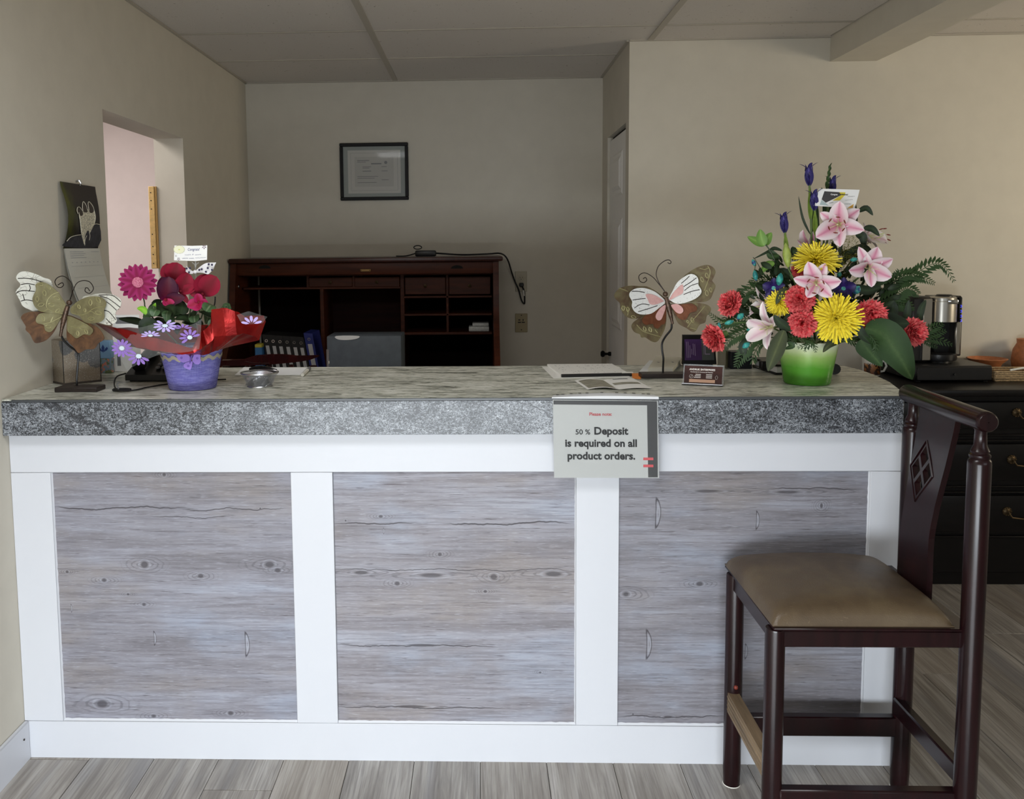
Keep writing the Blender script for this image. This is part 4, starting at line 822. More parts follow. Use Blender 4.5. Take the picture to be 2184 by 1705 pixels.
# power adapter, cord, outlets
ztp = zt_
p = aty(908, 545, 4.78); ad = thing('power_adapter', (p.x, 4.80, ztp), 'black power adapter brick lying on top of the desk', 'adapter')
MB().rbox((p.x-.058, 4.77, ztp), (p.x+.056, 4.83, ztp+.034), .008, 2).build('brick', 'black_plastic', ad)
MB().tube(smooth_pts([V(p.x-.05, 4.80, ztp+.02), V(p.x-.075, 4.79, ztp+.012), V(p.x-.11, 4.76, ztp+.004), V(p.x-.16, 4.75, ztp+.004)], 4, False), .0035, 6).build('thin_lead', 'black_matte', ad)
MB().tube([V(p.x-.045+.022*math.cos(t*.5), 4.80+.004*t/6, ztp+.050+.010*math.sin(t*.5)) for t in range(14)], .003, 6).build('lead_loop', 'black_matte', ad)
def Wb(u, v, d=.012): return aty(u, v, YB-d)
pts = [V(p.x+.05, 4.80, ztp+.018), V(p.x+.10, 4.80, ztp+.014), V(p.x+.2, 4.83, ztp+.007), aty(1040, 542, 4.86), aty(1068, 541, 4.90), Wb(1082, 553, .05), Wb(1091, 580, .02), Wb(1098, 600, .012), Wb(1106, 618, .012), Wb(1112, 640, .012), Wb(1118, 648, .014), Wb(1119, 640, .018), Wb(1118, 622, .022), Wb(1114, 612, .026)]
pts[3].z = max(pts[3].z, ztp+.006); pts[4].z = max(pts[4].z, ztp+.005)
MB().tube(smooth_pts(pts, 4, False), .0045, 8).build('power_cord', 'black_matte', ad)
c0 = Wb(1117, 620, .02); MB().cyl(Wb(1116, 619, .0235), Wb(1118, 631, .019), .0062, n=10).build('cord_tag', 'white_plastic', ad)
c0 = Wb(1112, 608); MB().rbox((c0.x-.013, YB-.030, c0.z-.010), (c0.x+.013, YB-.0065, c0.z+.012), .004).build('plug', 'black_plastic', ad)
a, b = Wb(1099, 622, .004), Wb(1124, 579, .004); plain('outlet_plate', (176, 168, 148), .5); plain('jack_plate', (160, 146, 112), .5)
ou = thing('wall_outlet', ((a.x+b.x)/2, YB, a.z), 'pale duplex outlet with the adapter plugged in, on the back wall', 'outlet')
MB().rbox((a.x, YB-.006, a.z), (b.x, YB, b.z), .002).build('plate', 'outlet_plate', ou)
cx_ = (a.x+b.x)/2
for zz in (Wb(1112, 593).z,):
    MB().lathe([(.001, .0015), (.015, .0015), (.016, 0)], (cx_, YB-.006, zz), 20, axis=(0, -1, 0)).build('receptacle', 'outlet_plate', ou)
    for s in (-.006, .006): MB().box((cx_+s-.001, YB-.0079, zz-.002), (cx_+s+.001, YB-.0074, zz+.006)).build('slot', 'ink_black', ou)
    MB().cyl((cx_, YB-.0079, zz-.008), (cx_, YB-.0074, zz-.008), .0025, n=8).build('slot', 'ink_black', ou)
a, b = Wb(1099, 709, .004), Wb(1125, 669, .004); cx_ = (a.x+b.x)/2
jk = thing('jack_plate', (cx_, YB, a.z), 'beige wall plate with empty sockets below the outlet', 'wall plate')
MB().rbox((a.x, YB-.006, a.z), (b.x, YB, b.z), .002).build('plate', 'jack_plate', jk)
for s, v, w, h in ((0, 673, .003, .003), (0, 704, .003, .003), (-.012, 683, .006, .003), (.010, 683, .003, .005), (-.011, 688, .009, .003), (.011, 688, .009, .003)):
    zz = Wb(1112, v).z; MB().rbox((cx_+s-w, YB-.0068, zz-h), (cx_+s+w, YB-.0058, zz+h), .0003).build('socket_hole', 'ink_black', jk)

# wooden chair behind the counter (its crest rail shows above the countertop)
CY_ = 3.45
def Q(x, y): return aty(455+x/6.314, 540+y/6.314, CY_)
top = [(60, 1400), (95, 1448), (250, 1444), (400, 1438), (480, 1410), (560, 1386), (720, 1376), (900, 1372), (1000, 1380), (1100, 1392), (1250, 1390), (1400, 1386)]
bot = [(1412, 1400), (1300, 1440), (1180, 1462), (1000, 1482), (820, 1500), (600, 1510), (300, 1520), (90, 1520), (62, 1470)]
wood('chair_wood', (38, 10, 12), (60, 18, 18), .16, (20, 4, 4))
cc = thing('wooden_chair', (Q(700, 1500).x, CY_+.2, 0), 'glossy dark red wooden chair whose crest rail shows behind the counter', 'chair')
MB().prism([Q(x, y) for x, y in top+bot], (0, .032, 0)).build('crest_rail', 'chair_wood', cc)
q = smooth_pts([Q(x, y)-V(0, .002, 0) for x, y in ((420, 1455), (520, 1476), (640, 1484), (760, 1482))], 4, False); MB().tube(q, .0016, 5).build('carved_line', 'chair_wood', cc)
xa, xb = Q(150, 1500).x, Q(1330, 1430).x
for x in (xa, xb):
    MB().tube([V(x, CY_+.016, Q(300, 1500).z-.01), V(x, CY_+.03, .8), V(x, CY_+.06, .48), V(x, CY_+.02, .001)], [.016, .018, .02, .018], 10).build('back_post', 'chair_wood', cc)
for k in range(3): 
    x = xa+(xb-xa)*(k+1)/4; MB().tube([V(x, CY_+.02, Q(700, 1500).z-.005), V(x, CY_+.055, .49)], .011, 8).build('spindle', 'chair_wood', cc)
MB().rbox((xa-.02, CY_+.03, .45), (xb+.02, CY_+.47, .485), .012, 2).build('seat', 'chair_wood', cc)
for x in (xa, xb): MB().cyl((x, CY_+.43, .001), (x, CY_+.42, .452), .016, .02, 10).build('leg', 'chair_wood', cc)

# ================================================================== things on the countertop
zt = ZT+.0002
# patterned gift box by the wall
t = NT('box_print', .55); o = t.obj(); cell = t.n('ShaderNodeTexVoronoi', {'Vector': t.vmath('MULTIPLY', o, (12, 12, 12)), 'Scale': 1.}); dd = cell.outputs['Distance']
ctr = t.noise(o, 420, 1); c = t.mix(t.step(t.math('ADD', dd, t.math('MULTIPLY', t.noise(o, 90, 2), .12)), .50, .54), (96, 96, 96), (142, 130, 114)); c = t.mix(t.math('MULTIPLY', t.step(ctr, .64, .68), t.step(dd, .1, .5)), c, (190, 188, 180))
c = t.mix(t.step(t.math('ABSOLUTE', t.math('SUBTRACT', dd, .14)), 0, .03, .9, 0), c, (214, 212, 206)); t.col(c)
plain('box_edge', (70, 62, 56), .6)
g0 = atz(137, 822, ZT); g1 = atz(216, 814, ZT); g2 = atz(103, 812, ZT)
e1 = (g1-g0); e1.z = 0; e2 = V(-e1.y, e1.x, 0).normalized()*.10; g2 = g0+V(-.062, .055, 0)
bz = aty(140, 727, g0.y).z
gb = thing('gift_box', (g0+g1)/2, 'grey and tan flower-patterned box standing in the corner behind the butterfly', 'box')
pts = [g0, g1, g1+e2, g0+V(-.055, .085, 0), V(g0.x-.060, g0.y+.05, ZT)]
MB().prism([V(p.x, p.y, zt+.006) for p in pts], (0, 0, bz-zt-.008)).build('box_body', 'box_print', gb, smooth=False)
MB().prism([V(p.x, p.y, zt) for p in [c_+(c_-(g0+g1+e2*.6)/2)*.03 for c_ in pts]], (0, 0, .0058)).build('box_foot', 'box_edge', gb, smooth=False)
for p in (g0, g1, pts[4]): MB().tube([V(p.x, p.y, zt+.006), V(p.x, p.y, bz-.002)], .0013, 5).build('edge_line', 'black_matte', gb)
# small blue and floral bag, picture card
a, b = atz(211, 797, ZT), atz(243, 795, ZT); 
t = NT('floral_print', .5); o = t.obj(); f = t.noise(o, 70, 2, .5); g = t.noise(t.vmath('ADD', o, (3, 1, 2)), 80, 2); c = t.mix(t.step(f, .5, .56), (120, 138, 150), (96, 112, 74)); t.col(t.mix(t.step(g, .56, .60), c, (196, 120, 100)))
plain('sky_blue', (122, 158, 190), .5); plain('deep_blue', (44, 66, 120), .5)
bg = thing('gift_bag', ((a+b)/2).xyz, 'small paper bag with a blue lily emblem and flower print', 'gift bag')
w_ = b.x-a.x; hb_ = aty(228, 727, a.y).z
MB().rbox((a.x, a.y, zt), (b.x, a.y+.03, zt+(hb_-zt)*.45), .002).build('bag_base', 'floral_print', bg)
MB().rbox((a.x, a.y, zt+(hb_-zt)*.45), (b.x, a.y+.03, hb_), .002).build('bag_top', 'sky_blue', bg)
m = MB(); ex, ez, yy = a.x+w_*.42, zt+(hb_-zt)*.74, a.y-.0006
for s in (-1, 0, 1):
    q = [(0, -.012), (-.004, -.002), (-.005, .006), (0, .016), (.005, .006), (.004, -.002)] if s == 0 else [(s*.002, -.010), (s*.007, .002), (s*.014, .008), (s*.017, .002), (s*.012, -.004), (s*.007, -.006)]
    m.prism([V(ex+x, yy, ez+z) for x, z in q], (0, .0005, 0))
m.rbox((ex-.008, yy-.0004, ez-.006), (ex+.008, yy, ez-.003), .0001); m.build('lily_emblem', 'deep_blue', bg)
a, b = atz(240, 795, ZT+.0), atz(272, 797, ZT); yc_ = a.y+.02
pc = thing('picture_card', (a.x+.02, yc_, zt), 'white photo card propped up behind the purple flowers', 'card')
h_ = aty(255, 672, yc_).z; MB().rbox((a.x, yc_, zt), (b.x+.03, yc_+.003, h_), .0008).build('card_sheet', 'paper', pc)
MB().box((a.x+.010, yc_-.0006, zt+.02), (a.x+.022, yc_, zt+.06)).build('card_photo', 'ink_grey', pc); MB().box((a.x+.01, yc_-.0006, h_-.03), (b.x+.02, yc_, h_-.008)).build('card_photo', 'ink_grey', pc)
# black desk phone
a = atz(270, 814, ZT); b = atz(345, 818, ZT)
ph = thing('desk_phone', (a.x+.07, a.y+.06, zt), 'black desk phone behind the purple flower pot', 'telephone')
x0, x1, y0 = a.x, a.x+.20, a.y-.01
hz = aty(300, 757, y0+.12).z
MB().prism([V(x0, y0, zt+.004), V(x0, y0, zt+.022), V(x0+.0, y0+.15, hz), V(x0, y0+.19, hz), V(x0, y0+.19, zt+.004)], (x1-x0, 0, 0)).build('housing', 'black_plastic', ph, smooth=False)
MB().rbox((x0+.01, y0+.01, zt), (x1-.01, y0+.18, zt+.005), .001).build('foot', 'black_matte', ph)
hs = MB(); hx_ = x0+.035; sl = (hz-zt-.022)/.15
hs.tube([V(hx_, y0-.0+.02+.13*k/8, zt+.044+sl*.13*k/8+.010*math.sin(PI*k/8)) for k in range(9)], [.020, .021, .015, .013, .013, .013, .015, .021, .020], 10); hs.build('handset', 'black_plastic', ph)
m = MB()
for i in range(3):
    for j in range(4): m.rbox((x0+.085+.02*i, y0+.03+.022*j, zt+.026+sl*(.03+.022*j)), (x0+.098+.02*i, y0+.044+.022*j, zt+.031+sl*(.04+.022*j)), .002)
tag(m.build('keypad', 'ink_grey', ph), kind='stuff')
c0 = atz(466, 801, ZT); coil = []
for k in range(150):
    u = k/149; p = V(-.755+.10*u, 2.815-.02*math.sin(u*3)-.035*u, zt+.010+.012*math.sin(u*PI)); ang = k*1.05
    coil.append(p+V(0, .006*math.cos(ang), .006+.006*math.sin(ang)))
MB().tube(coil, .0021, 5).build('coiled_cord', 'black_matte', ph)
pts = [V(-.80, 2.70, zt+.003), V(-.91, 2.66, zt+.003), atz(322, 825, zt+.003), atz(290, 832, zt+.003), atz(258, 834, zt+.004), atz(246, 828, zt+.010), aty(244, 815, 2.56), aty(250, 803, 2.62), aty(268, 797, 2.68)]
cd = thing('loose_cable', atz(258, 832, zt), 'thin black cable looped on the countertop left of the purple pot', 'cable')
MB().tube(smooth_pts(pts, 5, False), .0022, 6).build('lead', 'black_matte', cd)
o_ = atz(260, 832, zt+.0035); MB().tube([o_+V(.026*math.cos(t*.42), .014*math.sin(t*.42), .0012*(t//15)) for t in range(30)], .0028, 6).build('coil', 'black_matte', cd)
MB().tube([o_+V(-.010, .0, .002), o_+V(-.016, .004, .018), o_+V(-.008, .002, .022)], .0022, 6).build('tie', 'ink_grey', cd)
# wire bowl with paper clips
def mesh_mat():
    t = NT('wire_mesh', .3, 1); t.col((176, 180, 192)); uv = t.uvc(); u, v, _ = t.sep(uv)
    a = t.math('FRACT', t.math('ADD', t.math('MULTIPLY', u, 64.), t.math('MULTIPLY', v, 9.))); b = t.math('FRACT', t.math('SUBTRACT', t.math('MULTIPLY', u, 64.), t.math('MULTIPLY', v, 9.)))
    al = t.math('MAXIMUM', t.math('GREATER_THAN', a, .74), t.math('GREATER_THAN', b, .74)); t.set(t.b.inputs['Alpha'], al)
mesh_mat()
bc = V(-.661, 2.575, zt); hB = .040
bw = thing('wire_bowl', bc, 'small silver wire mesh bowl full of paper clips', 'bowl')
n = 48
def br(s): return .036+.019*s**1.2
m = MB(); m.sheet([[bc+V(br(i/8)*math.cos(2*PI*j/n), br(i/8)*math.sin(2*PI*j/n), .002+hB*i/8) for j in range(n+1)] for i in range(9)]); m.build('mesh_side', 'wire_mesh', bw)
for s, rr in ((0, .0022), (1, .0026)): MB().tube([bc+V(br(s)*math.cos(2*PI*j/40), br(s)*math.sin(2*PI*j/40), .0022+hB*s) for j in range(40)], rr, 6, closed=True).build('rim', 'silver', bw)
MB().lathe([(.001, .0015), (.036, .0015), (.036, .003), (.001, .003)], bc, 32).build('bottom', 'silver', bw)
m = MB(); random.seed(5)
for k in range(70):
    r_ = .034*math.sqrt(random.random()); a_ = random.uniform(0, 6.28); c_ = bc+V(r_*math.cos(a_), r_*math.sin(a_), random.uniform(.006, .030)); d1 = V(random.uniform(-1,1), random.uniform(-1,1), random.uniform(-.4,.4)).normalized(); d2 = d1.orthogonal().normalized()
    m.tube([c_+d1*x*.012+d2*y*.004 for x, y in ((-1,-.6),(.9,-1),(1.1,0),(.9,1),(-.9,1),(-1.0,.2),(.5,.1))], .0007, 4)
tag(m.build('paper_clips', 'silver', loc=bc+V(0, 0, .006)), 'loose heap of metal paper clips in the wire bowl', 'paper clips', kind='stuff')
# sheet and marker behind the bowl
q = [atz(*u, zt) for u in ((500, 801), (640, 800), (655, 785), (520, 784))]
tag(MB().prism(q, (0, 0, .0008)).build('paper_sheet', 'paper_cool', loc=q[0]), 'grey-white sheet of paper lying behind the wire bowl', 'paper')
a, b = atz(645, 800, zt+.006), atz(660, 786, zt+.006)
mk = thing('marker_pen', (a+b)/2-V(0, 0, .006), 'white marker pen lying at the back of the counter', 'pen')
MB().tube([a, a.lerp(b, .7)], .0055, 12).build('barrel', 'white_plastic', mk); MB().tube([a.lerp(b, .7), b], .006, 12).build('cap', 'ink_grey', mk)

# ---- papers in the middle
q = [atz(*u, zt) for u in ((1156, 783), (1180, 807), (1345, 806), (1320, 783))]
tag(MB().prism(q, (0, 0, .0012)).build('paper_sheet', 'paper', loc=q[0]), 'white sheet lying under the clipboard papers', 'paper')
q = [atz(*u, zt+.004) for u in ((1167, 779), (1197, 803), (1344, 800), (1305, 778))]
cb = thing('paper_pad', q[0], 'pad of dotted white paper with a black bar along its front edge', 'paper pad')
for p in q: p.z = zt+.0014
MB().prism(q, (0, 0, .006)).build('pages', 'paper', cb, smooth=False)
m = MB(); random.seed(9)
for k in range(70):
    s, w = random.uniform(.08, .92), random.uniform(.1, .85); p = q[0].lerp(q[3], s).lerp(q[1].lerp(q[2], s), w); m.box((p.x-.002*random.random()-.001, p.y-.001, zt+.0075), (p.x+.003*random.random(), p.y+.001, zt+.0077))
tag(m.build('pencil_marks', 'ink_grey', cb), kind='stuff')
a, b = q[1]+V(0, -.002, .004), q[2]+V(.004, .0, .004); MB().tube([a, b], .0058, 8).build('binding_bar', 'black_plastic', cb); MB().tube([a.lerp(b, .86)+V(0, 0, .006), b+V(.004, 0, .006)], .003, 6).build('pen', 'white_plastic', cb)
q = [atz(*u, zt+.0002) for u in ((1347, 797), (1349, 807.5), (1366.5, 809), (1367, 797))]
tag(MB().prism(q, (0, 0, .0008)).build('orange_note', 'orange_paper', loc=q[0]), 'bright orange note sticking out beside the butterfly base', 'note')
# open brochure
bl = [atz(*u, zt) for u in ((1225, 813), (1253, 832), (1321, 832), (1288, 811))]; brr = [bl[3], bl[2], atz(1391, 830, zt), atz(1351, 808, zt)]
bf = thing('open_brochure', bl[2], 'small open brochure with landscape photos at the counter edge', 'brochure')
t = NT('brochure_photo', .4); o = t.obj(); f = t.noise(o, (30, 90, 1), 3); t.col(t.ramp(f, [(.3, (96, 92, 80)), (.5, (150, 146, 128)), (.7, (196, 192, 176))]))
for nm, q, hump in (('left_page', bl, 1), ('right_page', brr, .5)):
    rows = []
    for i in range(3):
        w = i/2; rows.append([q[0].lerp(q[3], s/8).lerp(q[1].lerp(q[2], s/8), w)+V(0, 0, .001+.006*hump*math.sin(PI*s/8)) for s in range(9)])
    pgo = MB().sheet(rows).build(nm, 'paper', bf)
    k0, k1 = (.08, .92) if nm == 'left_page' else (.06, .9)
    rows = [[q[0].lerp(q[3], s).lerp(q[1].lerp(q[2], s), w)+V(0, 0, .0016+.006*hump*math.sin(PI*s)) for s in [k0+(k1-k0)*j/8 for j in range(9)]] for w in ((.12, .5, .92) if nm == 'left_page' else (.42, .5, .6))]
    MB().sheet(rows).build('photo', 'brochure_photo', pgo)
    if nm == 'right_page': MB().sheet([[q[0].lerp(q[3], s).lerp(q[1].lerp(q[2], s), w)+V(0, 0, .0016+.003*math.sin(PI*s)) for s in (.25, .5, .75)] for w in (.05, .12)]).build('heading', 'ink_grey', pgo)
# stack of booklets behind the butterfly
for k, (q, h, lab) in enumerate(((((1362, 793), (1428, 796), (1452, 772), (1385, 768)), .010, 'white folder of papers at the bottom of the stack behind the butterfly'),
                            (((1382, 785), (1436, 786), (1455, 762), (1400, 758)), .012, 'beige booklet on top of the stack behind the butterfly'))):
    zz = zt+.0002 if k == 0 else zt+.0106
    pp = [atz(*u, zt+.012*(k+1)) for u in q]; pp = [V(p.x, max(p.y, 2.75), zz) for p in pp]
    b_ = thing('booklet', pp[0], lab, 'booklet')
    MB().prism(pp, (0, 0, h)).build('pages', 'paper_cool' if k == 0 else plain('beige_cover', (206, 202, 186), .6).m, b_, smooth=False)
    c_ = sum(pp, V(0, 0, 0))/4
    if k == 1:
        for s in (-.025, .022): MB().box((c_.x+s, c_.y-.01, zz+h), (c_.x+s+.006, c_.y+.004, zz+h+.0004)).build('print', 'ink_grey', b_)
# business card holder
a = atz(1458, 820, zt); b = atz(1539, 824, zt)
ex = (b-a).normalized(); w_ = (b-a).length; ey = V(-ex.y, ex.x, 0); tilt = .42; uz = (V(0, 0, math.cos(tilt))+ey*math.sin(tilt)).normalized()
ho = thing('card_holder', (a+b)/2, 'clear and chrome holder with brown business cards at the counter front', 'card holder')
nn_ = ex.cross(uz)
def cq(x, z, d=0): return a+ex*x+uz*z+nn_*d+V(0, 0, .002)
t = NT('clear_plastic', .10, 0, .3); t.trans(0, .14); t.col((225, 230, 232))
plain('card_brown', (66, 36, 30), .6, 0, .3, .12, 60); plain('card_tan', (206, 160, 128), .5); plain('card_white_ink', (236, 230, 224), .5)
hc_ = .056; plain('dull_chrome', (120, 120, 122), .35, .9)
MB().prism([cq(-.004, 0, -.004), cq(w_+.004, 0, -.004), cq(w_+.004, hc_+.006, -.004), cq(-.004, hc_+.006, -.004)], -nn_*.002).build('back_plate', 'clear_plastic', ho)
MB().prism([a-ex*.004+V(0, 0, .0005), b+ex*.004+V(0, 0, .0005), b+ex*.004-ey*.012+V(0, 0, .0005), a-ex*.004-ey*.012+V(0, 0, .0005)], (0, 0, .002)).build('tray', 'dull_chrome', ho)
MB().tube([a-ex*.004-ey*.012+V(0, 0, .004), b+ex*.004-ey*.012+V(0, 0, .004)], .003, 8).build('front_lip', 'dull_chrome', ho)
MB().tube([cq(w_+.004, 0, -.004), cq(w_+.004, hc_+.006, -.004)], .0016, 6).build('edge_bar', 'chrome', ho)
tpb = cq(w_, hc_+.006, -.005); MB().prism([cq(w_, hc_+.006, -.005), cq(.01, hc_+.006, -.005), V(a.x+.02, 0, 0)+V(0, a.y+.062, zt+.001), V(b.x+.012, b.y+.066, zt+.001)], (0, .0015, 0)).build('rear_leg', 'clear_plastic', ho)
bcx = tag(MB().prism([cq(0, .004), cq(w_, .004), cq(w_, hc_), cq(0, hc_)], -nn_*.003).build('business_card', 'card_brown', loc=cq(w_/2, .004)), 'brown business card with white company lettering in the clear holder', 'business card')
m = MB(); text_geo(m, 'ANDRUK ENTERPRISES', .0078, cq(w_*.47, hc_*.76, .0006), ex, uz, bold=.0003, sx=.92); text_geo(m, 'Residential & Commercial Painting', .0046, cq(w_*.46, hc_*.64, .0006), ex, uz, bold=.0001)
for k, (s1, s2) in enumerate((('Interior', 'New Homes'), ('Exterior', 'Renovations'), ('Staining', 'Free Quotes'))):
    pass
for k in range(3):
    z_ = hc_*(.52-.085*k)
    m.prism([cq(w_*(.30-.02*k), z_, .0006), cq(w_*.44, z_, .0006), cq(w_*.44, z_+.0022, .0006), cq(w_*(.30-.02*k), z_+.0022, .0006)], nn_*.0001); m.prism([cq(w_*.58, z_, .0006), cq(w_*.74, z_, .0006), cq(w_*.74, z_+.0022, .0006), cq(w_*.58, z_+.0022, .0006)], nn_*.0001)
m.tube([cq(w_*.19+.0052*math.cos(t*PI/8), hc_*.42+.0052*math.sin(t*PI/8), .0007) for t in range(16)], .0005, 4, closed=True); m.tube([cq(w_*.17, hc_*.37, .0007), cq(w_*.21, hc_*.47, .0007)], .0006, 4)
m.tube([cq(w_*x, hc_*y, .0007) for x, y in ((.84, .3), (.82, .42), (.86, .52), (.89, .42), (.87, .3))], .0005, 4, closed=True)
m.build('lettering', 'card_white_ink', bcx)
MB().prism([cq(w_*.14, hc_*.10, .0005), cq(w_*.82, hc_*.10, .0005), cq(w_*.82, hc_*.27, .0005), cq(w_*.14, hc_*.27, .0005)], nn_*.0002).build('tan_strip', 'card_tan', bcx)
# purple device with printed front
a = atz(1464, 778, zt); yA = 2.93; L0 = aty(1459, 774, yA); R0 = aty(1526, 774, yA); T0 = aty(1459, 719, yA)
plain('purple_print', (84, 50, 116), .45); plain('slate_print', (96, 104, 108), .45); plain('lilac_ink', (190, 170, 214), .5)
dv = thing('card_display', ((L0.x+R0.x)/2, yA+.03, zt), 'black stand holding a purple and grey printed card', 'card stand')
MB().prism([V(L0.x+.012, yA-.012, zt), V(R0.x-.012, yA-.012, zt), V(R0.x-.012, yA+.09, zt), V(L0.x+.012, yA+.09, zt)], (0, 0, .012)).build('foot', 'black_plastic', dv)
zl = zt+.010; zh = T0.z
def lean(x, z, d=0): return V(x, yA+d+.25*(z-zl), z)
MB().prism([lean(L0.x-.004, zl), lean(R0.x+.004, zl), lean(R0.x, zh+.004), lean(L0.x+.002, zh+.004)], (0, .018, 0)).build('shell', 'black_plastic', dv)
xm = L0.x+(R0.x-L0.x)*.58
MB().prism([lean(L0.x+.003, zl+.014, -.001), lean(xm, zl+.014, -.001), lean(xm, zh-.010, -.001), lean(L0.x+.005, zh-.010, -.001)], (0, .0008, 0)).build('purple_panel', 'purple_print', dv)
MB().prism([lean(xm, zl+.014, -.001), lean(R0.x-.003, zl+.014, -.001), lean(R0.x-.005, zh-.010, -.001), lean(xm, zh-.010, -.001)], (0, .0008, 0)).build('grey_panel', 'slate_print', dv)
m = MB(); random.seed(4)
for k in range(6):
    x = L0.x+.010+.0055*k; h0 = zl+.022+.012*random.random()*(k > 1); h1 = zh-.018-.03*random.random()*(k > 1)
    m.prism([lean(x, h0, -.0016), lean(x+.0016, h0, -.0016), lean(x+.0016, h1, -.0016), lean(x, h1, -.0016)], (0, .0003, 0))
for q in (((.68, .45), (.70, .45), (.70, .80), (.68, .80)), ((.68, .45), (.84, .45), (.84, .48), (.68, .48)), ((.64, .45), (.65, .45), (.65, .85), (.64, .85))):
    m.prism([lean(L0.x+(R0.x-L0.x)*x, zl+(zh-zl)*(z-.1), -.0016) for x, z in q], (0, .0003, 0))
m.build('print', 'lilac_ink', dv)
# black cube box and clear glass block
a, b = aty(1558, 788, 2.885), aty(1605, 751, 2.885)
tag(MB().rbox((a.x, 2.885, zt), (b.x, 2.945, b.z), .002).build('black_box', 'navy_plastic', loc=((a.x+b.x)/2, 2.915, zt)), 'small blue-black square box behind the card holder', 'box')
a2 = aty(1537, 742, 2.90); t = NT('smoky_glass', .15, 0, .5); t.trans(0, .55); t.col((112, 110, 84))
tag(MB().rbox((a2.x, 2.90, zt), (a.x-.004, 2.94, a2.z), .003).build('glass_block', 'smoky_glass', loc=(a2.x, 2.92, zt)), 'murky clear block standing left of the blue-black box', 'glass block')
# black planner with rings
q = [atz(1606, 781, zt), atz(1656, 800.5, zt), atz(1795, 799, zt), atz(1806, 775, zt)]
q[0].y = min(q[0].y, 2.97); q[3].y = min(q[3].y, 2.97)
q = [V(q[0].x-.01, 2.93, zt), V(.93, 2.752, zt), V(1.115, 2.752, zt), V(1.135, 2.955, zt)]
pn = thing('leather_planner', q[1], 'thick black leather planner lying behind the green flower pot', 'planner')
def ins(q, k): c_ = sum(q, V(0, 0, 0))/4; return [c_+(p-c_)*k for p in q]
plain('black_leather', (26, 24, 25), .38, 0, .5, .2, 200)
MB().prism(q, (0, 0, .006)).build('back_cover', 'black_leather', pn, smooth=False)
MB().prism([p+V(0, 0, .006) for p in ins(q, .94)], (0, 0, .020)).build('pages', 'paper_cool', pn, smooth=False)
MB().prism([p+V(0, 0, .026) for p in q], (0, 0, .007)).build('front_cover', 'black_leather', pn, smooth=False)
MB().tube([q[2]+V(.0, 0, .017), q[3]+V(0, 0, .017)], .0165, 14).build('spine', 'black_leather', pn)
sr_ = (q[0]+q[1])/2; MB().rbox((sr_.x-.012, sr_.y-.014, zt+.004), (sr_.x+.02, sr_.y+.014, zt+.0335), .003).build('clasp_strap', 'black_leather', pn)
MB().tube([q[0]+V(-.004, -.02, .008), q[0]+V(.01, -.06, .007), q[0]+V(.035, -.10, .007), q[0]+V(.055, -.12, .006)], .004, 6).build('pen_clip', 'chrome', pn)

# ---- sign hanging over the counter edge
SY = YS-.0045
def G(u, v, d=0): return aty(u, v, SY-d)
s0, s1, s2, s3 = G(1177, 850), G(1405, 852), G(1407.5, 1023), G(1180, 1022)
plain('sign_paper', (178, 180, 178), .6); plain('sign_dark', (36, 36, 37), .6); plain('sign_red', (196, 70, 76), .5)
sg = thing('deposit_sign', s3, 'printed deposit notice in a plastic sleeve hanging over the counter front', 'sign')
t = NT('sleeve_plastic', .12, 0, .2); t.trans(0, .022); t.col((235, 238, 240))
sl_ = [V(p.x, p.y-.0012, p.z) for p in (s0, s1, s2, s3)]
pgs = MB().prism([G(1179, 853, 0), G(1403, 855), G(1405.5, 1020), G(1182, 1019.5)], (0, .0008, 0)).build('sheet', 'sign_paper', sg)
MB().prism(sl_, (0, .0004, 0)).build('sleeve', 'sleeve_plastic', sg)
yk_ = atz(1290, 842, ZT+.003)
r0 = [s0+V(0, 0, 0), s0.lerp(s1, .25), s0.lerp(s1, .5), s0.lerp(s1, .75), s1]; lift_ = [.0, .0045, .007, .0045, 0]
rows = [r0, [V(p.x, YS-.003, ZT+.001+l*.4) for p, l in zip(r0, lift_)], [V(p.x-.002*(i-2), YS+.016, ZT+.0015+l) for i, (p, l) in enumerate(zip(r0, lift_))], [V(p.x-.004*(i-2), YS+.030, ZT+.001+l*.8) for i, (p, l) in enumerate(zip(r0, lift_))]]
plain('sleeve_white', (222, 224, 226), .35)
tp_ = MB().sheet([smooth_pts(r, 4, False) for r in rows]).build('punched_strip', 'sleeve_white', sg)
for k, f_ in enumerate((.06, .11, .19, .27, .34, .48, .62, .70, .78, .87, .92)):
    p = V(s0.x+(s1.x-s0.x)*f_, YS+.019, ZT+.0030+.0068*math.sin(PI*f_)); MB().lathe([(.001, .0003), (.0046, .0003), (.0046, 0)], p, 12).build('punch_hole', 'ink_black', tp_)
MB().prism([G(1180.5, 854.5, .0005), G(1401, 856, .0005), G(1401.5, 865, .0005), G(1180.5, 863, .0005)], (0, .0003, 0)).build('dark_bar', 'sign_dark', pgs)
MB().prism([G(1380, 864, .0005), G(1401.5, 864, .0005), G(1403, 1018.5, .0005), G(1382.5, 1018.5, .0005)], (0, .0003, 0)).build('dark_bar', 'sign_dark', pgs)
for v in (979, 994): MB().prism([G(1372, v-2.5, .0009), G(1393.5, v-2.5, .0009), G(1393.5, v+3, .0009), G(1372, v+3, .0009)], (0, .0003, 0)).build('red_dash', 'sign_red', pgs)
ex = (s2-s3).normalized(); ez_ = (s0-s3).normalized()
def line(s, u, v, size, bold, mat, sx=1.0):
    m = MB(); text_geo(m, s, size, G(u, v, .0009), ex, ez_, bold=bold, sx=sx); m.build('lettering', mat, pgs, smooth=False, fixn=False)
pxm = (s2.x-s3.x)/227.5
line('Please note:', 1281, 887, 10*pxm, .0002, 'ink_red'); 
